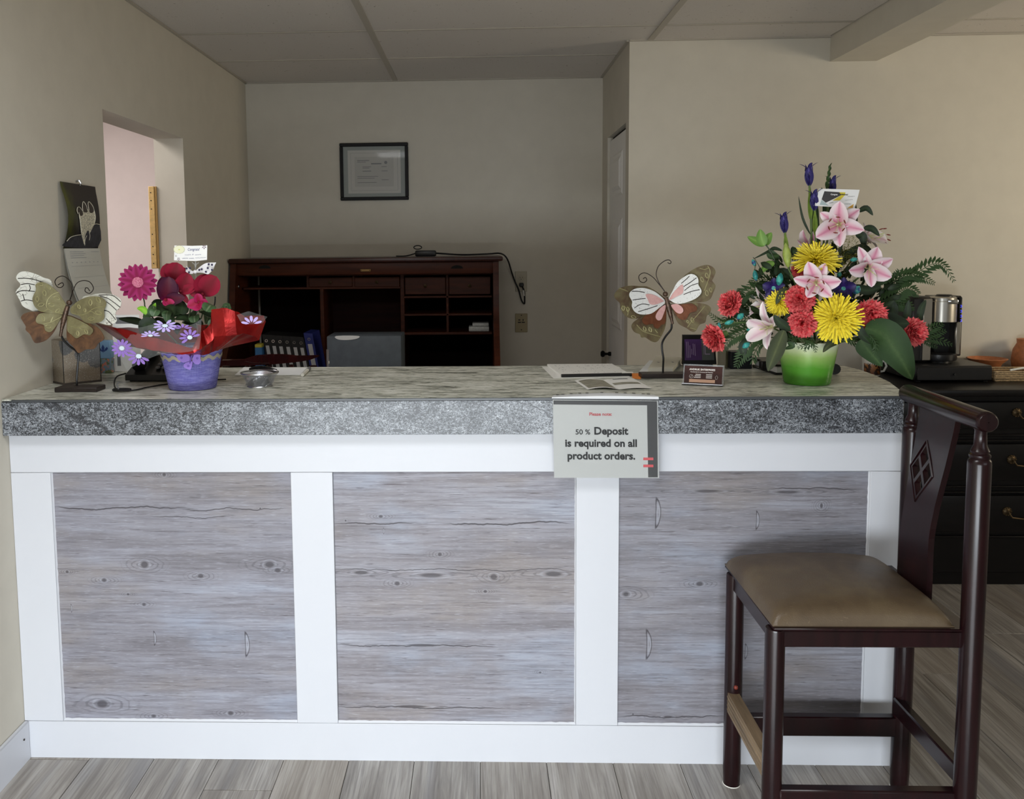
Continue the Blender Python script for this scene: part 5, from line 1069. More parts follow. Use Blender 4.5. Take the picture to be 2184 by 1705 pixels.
line('50 %', 1243, 927, 15.5*pxm, .0003, 'ink_black', 1.05); line('Deposit', 1303, 927, 22.5*pxm, .00095, 'ink_black', 1.0)
line('is required on all', 1282, 953, 22.5*pxm, .00095, 'ink_black', 1.0); line('product orders.', 1282.5, 980, 22.5*pxm, .00095, 'ink_black', 1.0)
# ================================================================== flowers
def petal_mat(name, mid, edge, throat=None, rough=.5, stripe=None, var=0):
    t = NT(name, rough, 0, .3); uv = t.uvc(); u, v, _ = t.sep(uv); a = t.math('ABSOLUTE', t.math('SUBTRACT', t.math('MULTIPLY', u, 2.), 1.))
    c = t.mix(t.step(t.math('ADD', t.math('MULTIPLY', a, .80), t.math('MULTIPLY', v, .28)), .18, .80), mid, edge)
    if stripe: c = t.mix(t.step(a, .0, .22, .5, 0), c, stripe)
    if throat: c = t.mix(t.step(v, .02, .22, .9, 0), c, throat)
    if var: c = t.mix(t.step(t.noise(t.obj(), 90, 2), .4, .65, 0, var), c, edge)
    t.b.inputs['Subsurface Weight'].default_value = .0
    t.col(c); return t
petal_mat('lily_petal', (226, 160, 182), (242, 226, 230), (204, 200, 130), .5, (206, 112, 148))
petal_mat('lily_pale', (236, 206, 216), (246, 238, 236), (214, 210, 150), .5, (222, 180, 196))
petal_mat('carnation_petal', (214, 48, 62), (236, 112, 112), (196, 30, 50), .55); petal_mat('mum_petal', (250, 226, 44), (255, 240, 90), (214, 176, 16), .5)
petal_mat('iris_petal', (66, 56, 124), (48, 42, 100), None, .5, (128, 124, 190)); petal_mat('orchid_petal', (44, 26, 96), (30, 22, 74), (46, 120, 150), .4)
petal_mat('gerbera_petal', (132, 16, 68), (160, 40, 102), (104, 10, 48), .7); petal_mat('cyclamen_petal', (112, 8, 30), (142, 18, 48), (76, 4, 20), .65); petal_mat('cyclamen_dark', (84, 14, 38), (70, 24, 50), (120, 18, 70), .5)
petal_mat('cyclamen_pink', (150, 14, 56), (172, 36, 92), None, .6)
petal_mat('leaf_green', (54, 80, 40), (40, 64, 30), None, .5, (78, 100, 58), .3); petal_mat('leaf_dark', (40, 58, 32), (30, 44, 24), None, .5, (58, 76, 46), .3); petal_mat('leaf_olive', (62, 70, 38), (48, 56, 30), None, .5, (96, 104, 62), .2)
petal_mat('leaf_bright', (112, 150, 62), (92, 132, 48), None, .42, (142, 172, 92)); petal_mat('leaf_lime', (150, 206, 60), (120, 184, 44), None, .5); petal_mat('fern_green', (54, 78, 42), (40, 60, 32), None, .5, None, .3)
petal_mat('variegated', (52, 78, 46), (70, 98, 62), None, .38, (150, 166, 130), .6)
plain('stem_green', (88, 112, 58), .5); plain('stem_dark', (52, 66, 38), .5); plain('anther_red', (122, 34, 24), .6); plain('filament', (214, 214, 160), .5); plain('bud_green', (156, 172, 84), .45, 0, .4, .1, 60); plain('sheath_green', (116, 140, 58), .45, 0, .4, .12, 60)
t = NT('bud_teal', .4); o = t.obj(); t.col(t.ramp(t.noise(o, 60, 2), [(.35, (28, 118, 118)), (.5, (64, 172, 156)), (.68, (40, 66, 120))]))

def todir(p, th=0, al=0):
    """unit vector from p toward the eye, tilted by th (deg) to the compass al (deg, 0 right, 90 up)"""
    t = (EYEV-p).normalized(); r = t.cross(V(0, 0, 1)).normalized()*-1; u = t.cross(r)*1
    if u.z < 0: u = -u
    th, al = math.radians(th), math.radians(al)
    return (t*math.cos(th)+(r*math.cos(al)+u*math.sin(al))*math.sin(th)).normalized()
def petal_rows(o, n, d, L, W, a0=25, a1=100, cup=.25, prof=None, m=10, k=6, ruf=0, tipsharp=1.0, seed=0):
    n = Vector(n).normalized(); d = Vector(d); d = (d-n*d.dot(n)).normalized(); c = n.cross(d); p = Vector(o); rows = []
    for i in range(m+1):
        s = i/m; phi = math.radians(a0+(a1-a0)*s); t = n*math.cos(phi)+d*math.sin(phi); q = n*math.sin(phi)-d*math.cos(phi)
        w = W*(prof(s) if prof else math.sin(PI*(.08+.92*s)**.9)**.8 if s < 1 else 0)
        row = []
        for j in range(k+1):
            x = 2*j/k-1; z = cup*w*x*x+(ruf*w*math.sin(7*s*PI+j*2.1+seed)*abs(x) if ruf else 0)
            row.append(p+c*(x*w)+q*z)
        rows.append(row); p = p+t*(L/m)
    return rows
def lobe(s): return max(0, (math.sin(PI*min(1, .06+.94*s))**.62))
def lily(parent, px, py, Y, tips, n, mat='lily_petal', W=.235, a0=35, a1=96, stam=True, nm='lily', ld=None):
    c = aty(px, py, Y); n = Vector(n); base = c-n*.022
    f = MB(); 
    for k in range(6):
        a = k*PI/3+.4; x, y, _ = basis(n); dd = x*math.cos(a)+y*math.sin(a)
        f.tube(smooth_pts([base, base+n*.03+dd*.006, base+n*.050+dd*.022], 3, False), .0009, 4)
    f.tube([base, base+n*.035, base+n*.062+V(.003, 0, .002)], [.0022, .0016, .0022], 6)
    o = f.build(nm, 'filament', parent)
    if stam:
        for k in range(6):
            a = k*PI/3+.4; x, y, _ = basis(n); dd = x*math.cos(a)+y*math.sin(a); e = base+n*.050+dd*.022; td = n.cross(dd)
            MB().tube([e-td*.006+n*.001, e+n*.002, e+td*.006+n*.001], [.0011, .0022, .0011], 6).build('anther', 'anther_red', o)
    for i, tp in enumerate(tips):
        u, v = tp[0], tp[1]; t3 = aty(u, v, Y+(tp[2] if len(tp) > 2 else 0)); d = t3-c; L = max(.03, d.length*1.10+.012)
        wf = tp[3] if len(tp) > 3 else 1
        rows = petal_rows(base, n, d, L, L*W*wf, tp[4] if len(tp) > 4 else a0, tp[5] if len(tp) > 5 else a1, .32, lobe, 10, 6, .07, seed=i)
        # pin the tip on its place
        tip = rows[-1][3]; sh = t3-tip
        rows = [[p+sh*((r/10)**1.3) for p in row] for r, row in enumerate(rows)]
        MB().sheet(rows).build('petal', mat, o, fixn=False)
    return o
def carnation(parent, px, py, Y, r, n, seed, squash=1.0):
    c = aty(px, py, Y); R = r*Y/FPX; n = Vector(n).normalized(); x, y, _ = basis(n); rnd = random.Random(seed); m = MB(); base = c-n*R*.75
    for ring, (cnt, phi, Lf, Wf) in enumerate(((5, 6, 1.15, .40), (8, 20, 1.2, .42), (11, 38, 1.2, .46), (13, 60, 1.18, .48), (14, 82, 1.12, .50), (12, 100, 1.02, .48))):
        for k in range(cnt):
            a = 2*PI*(k+rnd.random()*.7)/cnt; d = x*math.cos(a)*squash+y*math.sin(a); ph = phi+rnd.uniform(-9, 9); L = R*Lf*rnd.uniform(.9, 1.08)
            sd = rnd.random()*6
            def prof(s): return (.12+.88*s**.8)
            rows = petal_rows(base, n, d, L, R*Wf, ph*.35, ph*1.25, .25, prof, 5, 8, .10, seed=sd)
            last = rows[-1]; rows[-1] = [p+(p-base).normalized()*R*(.09*(-1)**j-.10*abs(2*j/8-1)**2)+n*R*.05*math.sin(j*2+sd) for j, p in enumerate(last)]
            m.sheet(rows)
    for k in range(34):
        a = 2*PI*rnd.random(); d = x*math.cos(a)+y*math.sin(a); off = R*rnd.uniform(0, .42); b2 = base+n*R*rnd.uniform(.62, .80)+d*off; a2 = a+rnd.uniform(-1, 1); d2 = x*math.cos(a2)+y*math.sin(a2); sd = rnd.random()*6
        rows = petal_rows(b2, n, d2, R*rnd.uniform(.32, .5), R*.26, rnd.uniform(0, 25), rnd.uniform(40, 95), .3, lambda s: .3+.7*s, 4, 6, .14, seed=sd)
        rows[-1] = [p+n*R*.07*(-1)**j for j, p in enumerate(rows[-1])]; m.sheet(rows)
    o = m.build('carnation', 'carnation_petal', parent, fixn=False)
    MB().lathe([(.001, -.02), (.008, -.018), (.010, 0), (R*.3, R*.3)], base, 12, axis=n).build('calyx', 'stem_green', o)
    return o
def mum(parent, px, py, Y, r, n, seed, nm='spider_mum', thin=.046):
    c = aty(px, py, Y); R = r*Y/FPX; n = Vector(n).normalized(); x, y, _ = basis(n); rnd = random.Random(seed); m = MB(); base = c-n*R*.12
    for ring, (cnt, phi, Lf) in enumerate(((12, 12, .34), (20, 26, .48), (28, 38, .62), (36, 50, .76), (42, 62, .88), (48, 74, .96), (46, 85, 1.0), (40, 96, 1.0), (28, 110, .95))):
        for k in range(cnt):
            a = 2*PI*(k+rnd.random())/cnt; d = x*math.cos(a)+y*math.sin(a); ph = phi+rnd.uniform(-7, 7); L = R*Lf*rnd.uniform(.85, 1.10); bend = rnd.uniform(-14, 14)
            rows = petal_rows(base+n*R*.02*(9-ring)*.4, n, d, L, R*thin, ph-bend*.5, ph+bend, .9, lambda s: .55+.45*math.sin(PI*min(1, s*1.02))*(1-.2*s), 4, 2)
            m.sheet(rows)
    return m.build(nm, 'mum_petal', parent, fixn=False)
def leaf(parent, pts, w, mat='leaf_green', n=None, nm='leaf', fold=.12, sharp=.85):
    """pts: 3-D centre line; w half width; n face direction"""
    q = smooth_pts(pts, 5, False); L = len(q)-1; n = Vector(n) if n is not None else todir(q[L//2]); rows = []
    for i, p in enumerate(q):
        t = (q[min(i+1, L)]-q[max(i-1, 0)]).normalized(); c = n.cross(t); c = c.normalized() if c.length > 1e-4 else t.orthogonal(); s = i/L
        ww = w*max(.02, math.sin(PI*min(1, .03+.97*s)**sharp)**.85); up = t.cross(c)*-1
        rows.append([p+c*ww*x+n*fold*ww*abs(x) for x in (-1, -.5, 0, .5, 1)])
    return MB().sheet(rows).build(nm, mat, parent, fixn=False)
def fern(parent, pix, Y, ll, mat='fern_green', cnt=15, dy=0, n=None):
    q = smooth_pts([aty(u, v, Y+dy*i) for i, (u, v) in enumerate(pix)], 8, False); L = len(q)-1; m = MB(); m.tube(q, [.0016*(1-.7*i/L) for i in range(L+1)], 5)
    ll = ll*Y/FPX; n = Vector(n) if n is not None else todir(q[L//2], 25, 60)
    for k in range(cnt):
        s = .10+.90*k/cnt; f = s*L; i = min(L-1, int(f)); p = q[i].lerp(q[i+1], f-i); t = (q[min(i+2, L)]-q[max(i-1, 0)]).normalized(); c = n.cross(t).normalized()
        l = ll*1.35*(.55+.6*math.sin(PI*min(1, .15+s*.85)))*(1.0-.55*s**3)
        for sd in (-1, 1):
            d = (c*sd*.8+t*.75).normalized(); e = p+d*l-n*l*.12; wv = t*l*.24
            mid = p.lerp(e, .45)
            m.add([p, mid-wv*.9, p.lerp(e, .72)-wv*.55, e, p.lerp(e, .72)+wv*.6, mid+wv*.8], [[0, 1, 2, 5], [5, 2, 3, 4]], [(.5, 0), (.2, .4), (.3, .7), (.5, 1), (.7, .7), (.8, .4)])
    return m.build('fern_frond', mat, parent, fixn=False)
def stem(parent, pts, r=.0025, mat='stem_green', nm='stem'): return MB().tube(smooth_pts(pts, 4, False), r, 6).build(nm, mat, parent)
def bud(parent, px, py, Y, lpx, wpx, ang, mat, nm='bud'):
    c = aty(px, py, Y); a = math.radians(ang); x, y, _ = basis(todir(c)); t = (x*math.cos(a)+y*math.sin(a)); L = lpx*Y/FPX; w = wpx*Y/FPX
    prof = [(.0005, -.5), (.45, -.42), (.85, -.2), (1, .02), (.8, .24), (.4, .42), (.0005, .52)]
    return MB().lathe([(w*r, L*z) for r, z in prof], c, 12, axis=t).build(nm, mat, parent)

# ------------------------------------------------------------------ arrangement in the green pot
PC = V(.965, 2.585, ZT); PH = aty(1733, 733, 2.50).z-ZT
fa = thing('flower_arrangement', PC, 'large bouquet of lilies, carnations and yellow mums in a green pot', 'flower arrangement')
t = NT('green_glaze', .22, 0, .5); z_ = t.sep(t.obj())[2]; zz = t.math('ADD', z_, t.math('MULTIPLY', t.math('SUBTRACT', t.noise(t.obj(), 18, 3), .5), .02))
t.col(t.ramp(t.math('DIVIDE', zz, PH), [(.0, (66, 134, 32)), (.42, (84, 152, 44)), (.66, (150, 186, 100)), (.80, (196, 212, 156)), (.97, (222, 228, 204))]))
r0, r1 = .0655, .0865
MB().lathe([(.001, .001), (r0-.003, .001), (r0, .004), (r0*1.02, .012)]+[(r0*1.02+(r1-r0*1.02)*(k/8)**1.15, .012+(PH-.012)*k/8) for k in range(1, 9)]+[(r1+.0012, PH), (r1-.003, PH+.001), (r1-.006, PH-.01), (.06, PH-.03), (.001, PH-.03)], PC, 48).build('pot', 'green_glaze', fa)
FT = PC+V(0, 0, PH-.02)
def st2(px, py, Y, r=.0024, mat='stem_green'):
    e = aty(px, py, Y); return stem(fa, [FT+V((e.x-FT.x)*.25, (e.y-FT.y)*.2, 0), FT.lerp(e, .45)+V(0, .01, .03), e], r, mat)
# filler foliage
rnd = random.Random(21); m = MB()
for k in range(430):
    a = rnd.uniform(0, 2*PI); rr = math.sqrt(rnd.random()); u = 1752+150*rr*math.cos(a); v = 640+105*rr*math.sin(a)
    if v > 730: v = 730-rnd.random()*40
    Y = 2.575+rnd.uniform(-.045, .11); p = aty(u, v, Y); d = (p-(FT+V(0, 0, -.02))).normalized()+V(rnd.uniform(-.5, .5), rnd.uniform(-.5, .5), rnd.uniform(-.5, .4)); L = rnd.uniform(.018, .042)
    n = todir(p, rnd.uniform(0, 70), rnd.uniform(0, 360)); m.sheet(petal_rows(p, d, n, L, L*rnd.uniform(.16, .3), 0, rnd.uniform(20, 70), .2, None, 4, 2))
tag(m.build('filler_foliage', 'leaf_dark', fa, fixn=False), kind='stuff')
m = MB()
for k in range(900):
    u = rnd.gauss(1803, 26); v = rnd.gauss(552, 24); p = aty(u, v, 2.60+rnd.uniform(-.03, .03)); d = V(rnd.uniform(-1, 1), rnd.uniform(-1, .5), rnd.uniform(-.6, 1)).normalized()*.010
    m.tube([p, p+d], [.0007, .0003], 3, caps=False)
tag(m.build('needle_foliage', plain('needle_olive', (112, 112, 40), .6).m, fa), kind='stuff')
# lilies
lily(fa, 1788, 479, 2.535, ((1791,429,-.02,1.25),(1834,446,.01,.95),(1844,491,-.01,1.1),(1792,527,-.02,1.0),(1740,507,-.02,1.15),(1749,453,.01,.95)), todir(aty(1788,479,2.53), 8, 200)); st2(1788, 485, 2.56)
lily(fa, 1740, 605, 2.455, ((1723,558,-.0,1.15),(1761,561,.01,.9),(1795,600,-.01,1.1),(1775,634,-.015,1.05),(1721,635,-.015,1.1),(1692,594,.0,.9)), todir(aty(1740,605,2.45), 10, 260)); st2(1740, 610, 2.49)
lily(fa, 1853, 573, 2.53, ((1831,526,.01,.8),(1872,526,.01,1.3),(1905,552,0,1),(1902,592,-.01,1.2),(1859,613,-.02,.95),(1810,577,-.01,1.2)), todir(aty(1853,573,2.53), 24, 300), 'lily_petal', stam=False); st2(1853, 575, 2.57)
lily(fa, 1637, 699, 2.50, ((1596,682,-.02,1.35),(1627,643,.0,.6),(1657,672,.01,.9),(1594,728,-.03,1.0),(1638,747,-.02,.75),(1650,706,.01,.7)), todir(aty(1637,699,2.5), 38, 200), 'lily_pale', stam=False); st2(1640, 700, 2.54)
lily(fa, 1638, 648, 2.56, ((1641,602,.0,.9),(1610,632,-.03,1.0),(1598,662,-.01,1.0),(1594,676,.0,.5),(1612,612,.03,.8),(1622,668,.03,.8)), todir(aty(1638,648,2.56), 66, 200), 'lily_pale', a0=12, a1=70, stam=False); st2(1650, 655, 2.57)
lily(fa, 1727, 530, 2.60, ((1743,485,.0,.8),(1713,490,-.02,1.2),(1694,542,-.02,1.1),(1708,552,.0,.8),(1740,500,.03,.8),(1700,512,.03,.7)), todir(aty(1727,530,2.6), 55, 190), 'lily_petal', a0=15, a1=75, stam=False); st2(1727, 535, 2.61)
m7 = lily(fa, 1852, 505, 2.65, ((1840,474,.0,1.0),(1862,480,.02,.9),(1893,515,.03,1.1),(1872,540,.02,1.0),(1842,540,.0,.9),(1858,520,-.03,1)), todir(aty(1852,505,2.65), 105, 10), 'lily_pale', a0=15, a1=70, stam=False); st2(1845, 520, 2.64)
for (u, v, an) in ((1879, 489, 15), (1887, 488, 5), (1895, 501, -12), (1896, 512, -25), (1888, 518, -20)):
    p = aty(u, v, 2.66); a = math.radians(an); MB().tube([p-V(math.cos(a), 0, math.sin(a))*.006, p, p+V(math.cos(a), 0, math.sin(a))*.006], [.001, .002, .001], 6).build('anther', 'anther_red', m7)
MB().tube(smooth_pts([aty(1850, 520, 2.65), aty(1868, 510, 2.66), aty(1884, 502, 2.66)], 3, False), .0018, 5).build('style', 'filament', m7)
bud(fa, 1678.5, 545, 2.53, 52, 9, 97, 'bud_green', 'lily_bud'); stem(fa, [FT, aty(1700, 620, 2.54), aty(1681, 572, 2.53)], .0022)
# mums and carnations
mum(fa, 1740, 552, 2.51, 50, todir(aty(1740,552,2.51), 58, 85), 1); st2(1740, 556, 2.54)
mum(fa, 1783, 680, 2.445, 52, todir(aty(1783,680,2.44), 10, 250), 2, thin=.046); st2(1783, 690, 2.5)
mum(fa, 1662, 645, 2.515, 31, todir(aty(1662,645,2.5), 30, 170), 3); st2(1668, 655, 2.54)
for i, (u, v, Y, r, th, al, sq) in enumerate(((1705, 637, 2.47, 33, 12, 100, 1), (1711, 691, 2.462, 31, 12, 250, 1), (1859, 672, 2.48, 33, 15, 330, 1), (1953, 709, 2.52, 32, 40, 10, 1), (1553, 645, 2.56, 30, 52, 150, 1), (1518, 724, 2.55, 31, 68, 205, 1), (1700, 578, 2.56, 16, 30, 180, 1))):
    c_ = aty(u, v, Y); carnation(fa, u, v, Y, r, todir(c_, th, al), 40+i)
    stem(fa, [FT+V(0, -.02, 0), FT.lerp(c_, .55)+V(0, .02, .0), c_-todir(c_, th, al)*.03+V(0, .01, 0), c_-todir(c_, th, al)*.015], .0026)
# irises
def iris(u, v, Y, hpx, base, sc=1.0):
    k = Y/FPX*sc; top = aty(u, v, Y); bot = aty(base[0], base[1], Y); ax = (top-bot).normalized(); x, y, n = basis(todir(top), ax); r = stem(fa, [FT, FT.lerp(bot, .6), bot, top-ax*30*k], .003, 'stem_green', 'iris')
    for a, L, W, p0, p1, off in ((-50, 42, 9, 6, 26, 0), (130, 42, 9, 6, 22, 0), (0, 46, 9, 8, 10, 0), (180, 46, 9, 8, 10, 0), (-90, 40, 9, 10, 28, 0)):
        d = x*math.cos(math.radians(a))+n*math.sin(math.radians(-a)); MB().sheet(petal_rows(top-ax*36*k, ax, d, L*k, W*k, p0, p1, .4, lobe, 8, 4, .12, seed=a)).build('petal', 'iris_petal', r, fixn=False)
    for a in (0, 180, 70): 
        d = x*math.cos(math.radians(a))+n*math.sin(math.radians(a)); MB().sheet(petal_rows(top-ax*8*k, ax, d, 27*k, 4.2*k, 24, 74, .3, lobe, 8, 4)).build('petal', 'iris_petal', r, fixn=False)
    for sd in (-1, 1):
        MB().sheet(petal_rows(top-ax*(hpx)*k, ax, x*sd+n*.4, hpx*.62*k, 8.5*k, 6, -2 if sd > 0 else -4, .5, lobe, 8, 4)).build('sheath', 'sheath_green', r, fixn=False)
iris(1725, 359, 2.60, 105, (1731, 520)); iris(1736, 414, 2.57, 90, (1740, 520), .95); iris(1671, 462, 2.57, 90, (1680, 560), .95); iris(1776, 384, 2.63, 60, (1772, 470), .85)
# green gladiolus spike
g = stem(fa, [FT, aty(1762, 480, 2.62), aty(1764, 400, 2.62), aty(1770, 356, 2.62)], .0028, 'stem_green', 'green_spike')
for k in range(9):
    s = k/8; p = aty(1762+8*s, 410-52*s, 2.62); d = V((-1)**k*.5, -.4, 0); MB().sheet(petal_rows(p, V(.05, -.2, 1), d, .026-.010*s, .0075-.003*s, 14, 18, .5, lobe, 6, 4)).build('bract', 'leaf_green', g, fixn=False)
# orchids and teal buds
for (u, v, Y, r) in ((1650, 614, 2.53, 24), (1799, 615, 2.50, 26)):
    c_ = aty(u, v, Y); n = todir(c_, 15, 270); x, y, _ = basis(n); R = r*Y/FPX; ob = MB().tube([c_-n*.02, c_+n*.004], [.003, .006], 8).build('orchid', 'bud_teal', fa)
    for a, w in ((90, .32), (20, .5), (160, .5), (-50, .34), (-130, .34), (-90, .3)):
        d = x*math.cos(math.radians(a))+y*math.sin(math.radians(a)); MB().sheet(petal_rows(c_, n, d, R*1.05, R*w, 60, 100, .2, lobe, 7, 4)).build('petal', 'orchid_petal', ob, fixn=False)
for (u, v, Y, l, w, a) in ((1663, 596, 2.50, 27, 7.5, 80), (1611, 588, 2.55, 23, 5.5, 100), (1608, 561, 2.56, 16, 4.5, 115), (1827, 619, 2.50, 20, 8, 60), (1821, 554, 2.55, 15, 5, 10), (1790, 586, 2.54, 12, 5, 60), (1579, 675, 2.52, 18, 6.5, 40), (1555, 688, 2.53, 20, 5, 20), (1591, 737, 2.50, 18, 6.5, 35), (1534, 695, 2.55, 14, 4, 100), (1600, 703, 2.53, 16, 4, 10)):
    bud(fa, u, v, Y, l, w, a, 'bud_teal')
stem(fa, [aty(1650, 600, 2.56), aty(1630, 585, 2.56), aty(1612, 556, 2.56), aty(1606, 549, 2.56)], .0011, 'stem_dark'); stem(fa, [aty(1612, 560, 2.56), aty(1610, 575, 2.55), aty(1613, 600, 2.55), aty(1625, 604, 2.55)], .001, 'stem_dark')
stem(fa, [aty(1640, 700, 2.54), aty(1600, 690, 2.53), aty(1560, 688, 2.53), aty(1535, 688, 2.54)], .0013, 'stem_green')
# leaves
def lp(pix, Y, w, mat, **k): return leaf(fa, [aty(u, v, Y+(0 if isinstance(Y, float) else 0)) for u, v in pix], w*Y/FPX, mat, **k)
for pix, Y, w, mat in ((((1633,522),(1615,515),(1594,505)), 2.57, 9, 'leaf_bright'), (((1630,524),(1624,508),(1621,489)), 2.565, 11, 'leaf_bright'), (((1632,524),(1637,510),(1646,496)), 2.575, 9, 'leaf_bright'),
   (((1652,562),(1636,566),(1623,584)), 2.56, 8, 'leaf_bright'), (((1662,545),(1645,548),(1635,540)), 2.57, 6, 'leaf_green'), (((1668,535),(1652,530),(1640,536),(1606,553)), 2.58, 4, 'leaf_dark'), (((1660,556),(1650,545),(1640,532)), 2.575, 8, 'leaf_green'),
   (((1690,620),(1668,625),(1655,650)), 2.50, 8, 'leaf_olive'), (((1700,600),(1670,580),(1640,590)), 2.57, 9, 'leaf_dark'),
   (((1830,452),(1848,444),(1862,460)), 2.59, 6, 'leaf_dark'), (((1842,487),(1860,488),(1876,504)), 2.60, 7, 'leaf_dark'), (((1825,500),(1840,505),(1842,530)), 2.60, 9, 'leaf_dark'), (((1800,545),(1838,528),(1862,540)), 2.59, 8, 'leaf_dark'), (((1728,500),(1712,465),(1703,418)), 2.62, 2.5, 'leaf_dark'), (((1760,480),(1764,440),(1752,400)), 2.63, 9, 'leaf_green'), (((1745,540),(1738,480),(1742,430)), 2.61, 9, 'leaf_green'), (((1812,500),(1825,470),(1822,420)), 2.64, 4, 'leaf_olive'),
   (((1672,705),(1660,735),(1648,765),(1638,792)), 2.47, 17, 'leaf_olive'), (((1845,700),(1885,715),(1918,760),(1946,810)), 2.46, 36, 'leaf_green'), (((1855,690),(1890,690),(1940,690)), 2.50, 26, 'leaf_dark'), (((1835,725),(1850,745),(1882,782)), 2.48, 20, 'leaf_green'), (((1870,680),(1900,668),(1905,640)), 2.55, 14, 'leaf_dark'),
   (((1860,690),(1905,720),(1950,745)), 2.53, 20, 'leaf_dark'), (((1928,690),(1935,670),(1938,640)), 2.56, 8, 'leaf_dark'), (((1960,690),(1965,660),(1975,640)), 2.57, 7, 'leaf_dark'), (((1560,675),(1575,665),(1600,672)), 2.56, 9, 'leaf_dark'), (((1600,720),(1585,740),(1588,760)), 2.55, 10, 'leaf_dark'),
   (((1800,725),(1770,735),(1755,752)), 2.47, 7, 'leaf_olive'), (((1680,730),(1690,738),(1672,745)), 2.48, 6, 'leaf_green'), (((1820,610),(1850,620),(1880,612)), 2.55, 10, 'leaf_dark'), (((1700,660),(1680,690),(1665,705)), 2.49, 13, 'leaf_dark'), (((1690,705),(1665,690),(1650,672)), 2.48, 10, 'leaf_dark'), (((1830,690),(1835,710),(1860,735)), 2.46, 10, 'leaf_dark'), (((1750,650),(1770,640),(1800,645)), 2.50, 9, 'leaf_dark')):
    lp(pix, Y, w, mat)
stem(fa, [FT, aty(1680, 620, 2.57), aty(1645, 540, 2.57), aty(1628, 518, 2.57)], .0018, 'stem_dark')
# ferns
for pix, Y, l, c_ in ((((1870,630),(1915,597),(1950,585),(1990,563),(2015,570),(2036,602)), 2.60, 17, 22), (((1880,620),(1925,588),(1960,590),(1994,605)), 2.59, 15, 18), (((1870,650),(1910,628),(1935,615),(1960,628)), 2.58, 20, 16), (((1870,660),(1900,650),(1930,650),(1945,664)), 2.57, 18, 14), (((1885,640),(1905,610),(1918,575)), 2.60, 14, 12), (((1850,620),(1870,600),(1900,590)), 2.60, 14, 12), (((1880,690),(1905,655),(1935,640)), 2.58, 13, 10),
   (((1960,718),(1985,702),(2012,690)), 2.55, 12, 9), (((1960,718),(1990,712),(2018,705)), 2.55, 11, 9), (((1960,720),(1992,722),(2032,736)), 2.55, 12, 10), (((1960,722),(1980,730),(2000,742)), 2.55, 9, 8),
   (((1650,650),(1610,618),(1575,640),(1556,662)), 2.60, 17, 16), (((1660,615),(1640,598),(1612,600),(1590,618)), 2.61, 12, 14), (((1650,690),(1590,680),(1545,690),(1512,668)), 2.57, 13, 20), (((1650,705),(1600,705),(1560,722),(1540,750)), 2.56, 17, 16), (((1650,720),(1610,725),(1585,755),(1570,784)), 2.55, 17, 14), (((1640,725),(1620,735),(1605,765),(1612,770)), 2.55, 12, 10), (((1630,680),(1590,650),(1570,620)), 2.60, 16, 14), (((1640,690),(1600,660),(1560,668),(1540,690)), 2.59, 14, 14),
   (((1700,722),(1722,728),(1716,752)), 2.47, 8, 7), (((1720,726),(1736,734),(1740,753)), 2.47, 7, 7), (((1735,720),(1725,735),(1700,742)), 2.48, 9, 7), (((1700,735),(1680,722),(1650,735)), 2.49, 11, 10), (((1800,720),(1830,730),(1850,722)), 2.50, 11, 10), (((1855,715),(1868,735),(1862,760)), 2.45, 7, 7), (((1640,730),(1570,690),(1530,705)), 2.57, 11, 14)):
    fern(fa, pix, Y, l, 'fern_green', c_)
# message card above the lilies
YCd = 2.565; k4 = [aty(u, v, YCd) for u, v in ((1747, 402.5), (1833.6, 405), (1823, 445), (1735.6, 439))]
cdn = thing('message_card', k4[3].lerp(k4[2], .5), 'white message card with a black and yellow shape standing above the lilies', 'card')
plain('card_white', (246, 246, 244), .5); plain('card_black', (60, 58, 58), .5); plain('card_yellow', (226, 208, 60), .5); plain('card_amber', (228, 172, 60), .5); plain('card_teal', (178, 196, 196), .5)
cs = MB().prism(k4, (0, .0012, 0)).build('card_sheet', 'card_white', cdn)
def kc(u, v, d=.0006): return aty(1660+u/8.4, 340+v/8.4, YCd)-V(0, d, 0)
for nm, mat, pts in (('dark_shape', 'card_black', ((825,572),(1090,590),(1130,640),(850,778),(775,718))), ('yellow_shape', 'card_yellow', ((1090,590),(1200,592),(1195,640),(1100,735),(970,740),(1120,645))), ('teal_shape', 'card_teal', ((775,725),(850,785),(900,830),(740,815))), ('amber_shape', 'card_amber', ((1240,870),(1350,800),(1330,872)))):
    MB().prism([kc(*p) for p in pts], (0, .0003, 0)).build(nm, mat, cs)
exx = (k4[1]-k4[0]).normalized(); ezz = (k4[0]-k4[3]).normalized(); m = MB(); text_geo(m, 'Congrat', .0058, kc(935, 640, .0012), exx, V(0, 0, 1), 'LEFT', .0002); m.build('lettering', 'card_white', cs, fixn=False)
m = MB(); text_geo(m, 'ulations!', .0058, kc(1120, 640, .0014), exx, V(0, 0, 1), 'LEFT', .0002); m.build('lettering', 'card_black', cs, fixn=False)
def scribble(m, pts0, pts1, n, amp, f, r=.00022, seed=1):
    rr = random.Random(seed); d = pts1-pts0; up = V(0, 0, 1); pts = [pts0+d*(i/n)+up*amp*math.sin(i*f+rr.random()*.8)*(.5+rr.random()) for i in range(n+1)]; m.tube(pts, r, 3)
m = MB(); 
for i, (a, b) in enumerate((((1235, 668), (1365, 660)), ((1190, 735), (1335, 720)), ((910, 785), (985, 770)), ((1180, 800), (1300, 800)))): scribble(m, kc(*a, .001), kc(*b, .001), 34, .0012, 1.5, seed=i)
tag(m.build('handwriting', 'ink_grey', cs), kind='stuff')
MB().tube([k4[3].lerp(k4[2], .5)+V(0, .002, .02), k4[3].lerp(k4[2], .5)+V(0, .004, -.05), PC+V(0, -.02, PH)], .0018, 6).build('card_pick', 'clear_plastic', cdn)

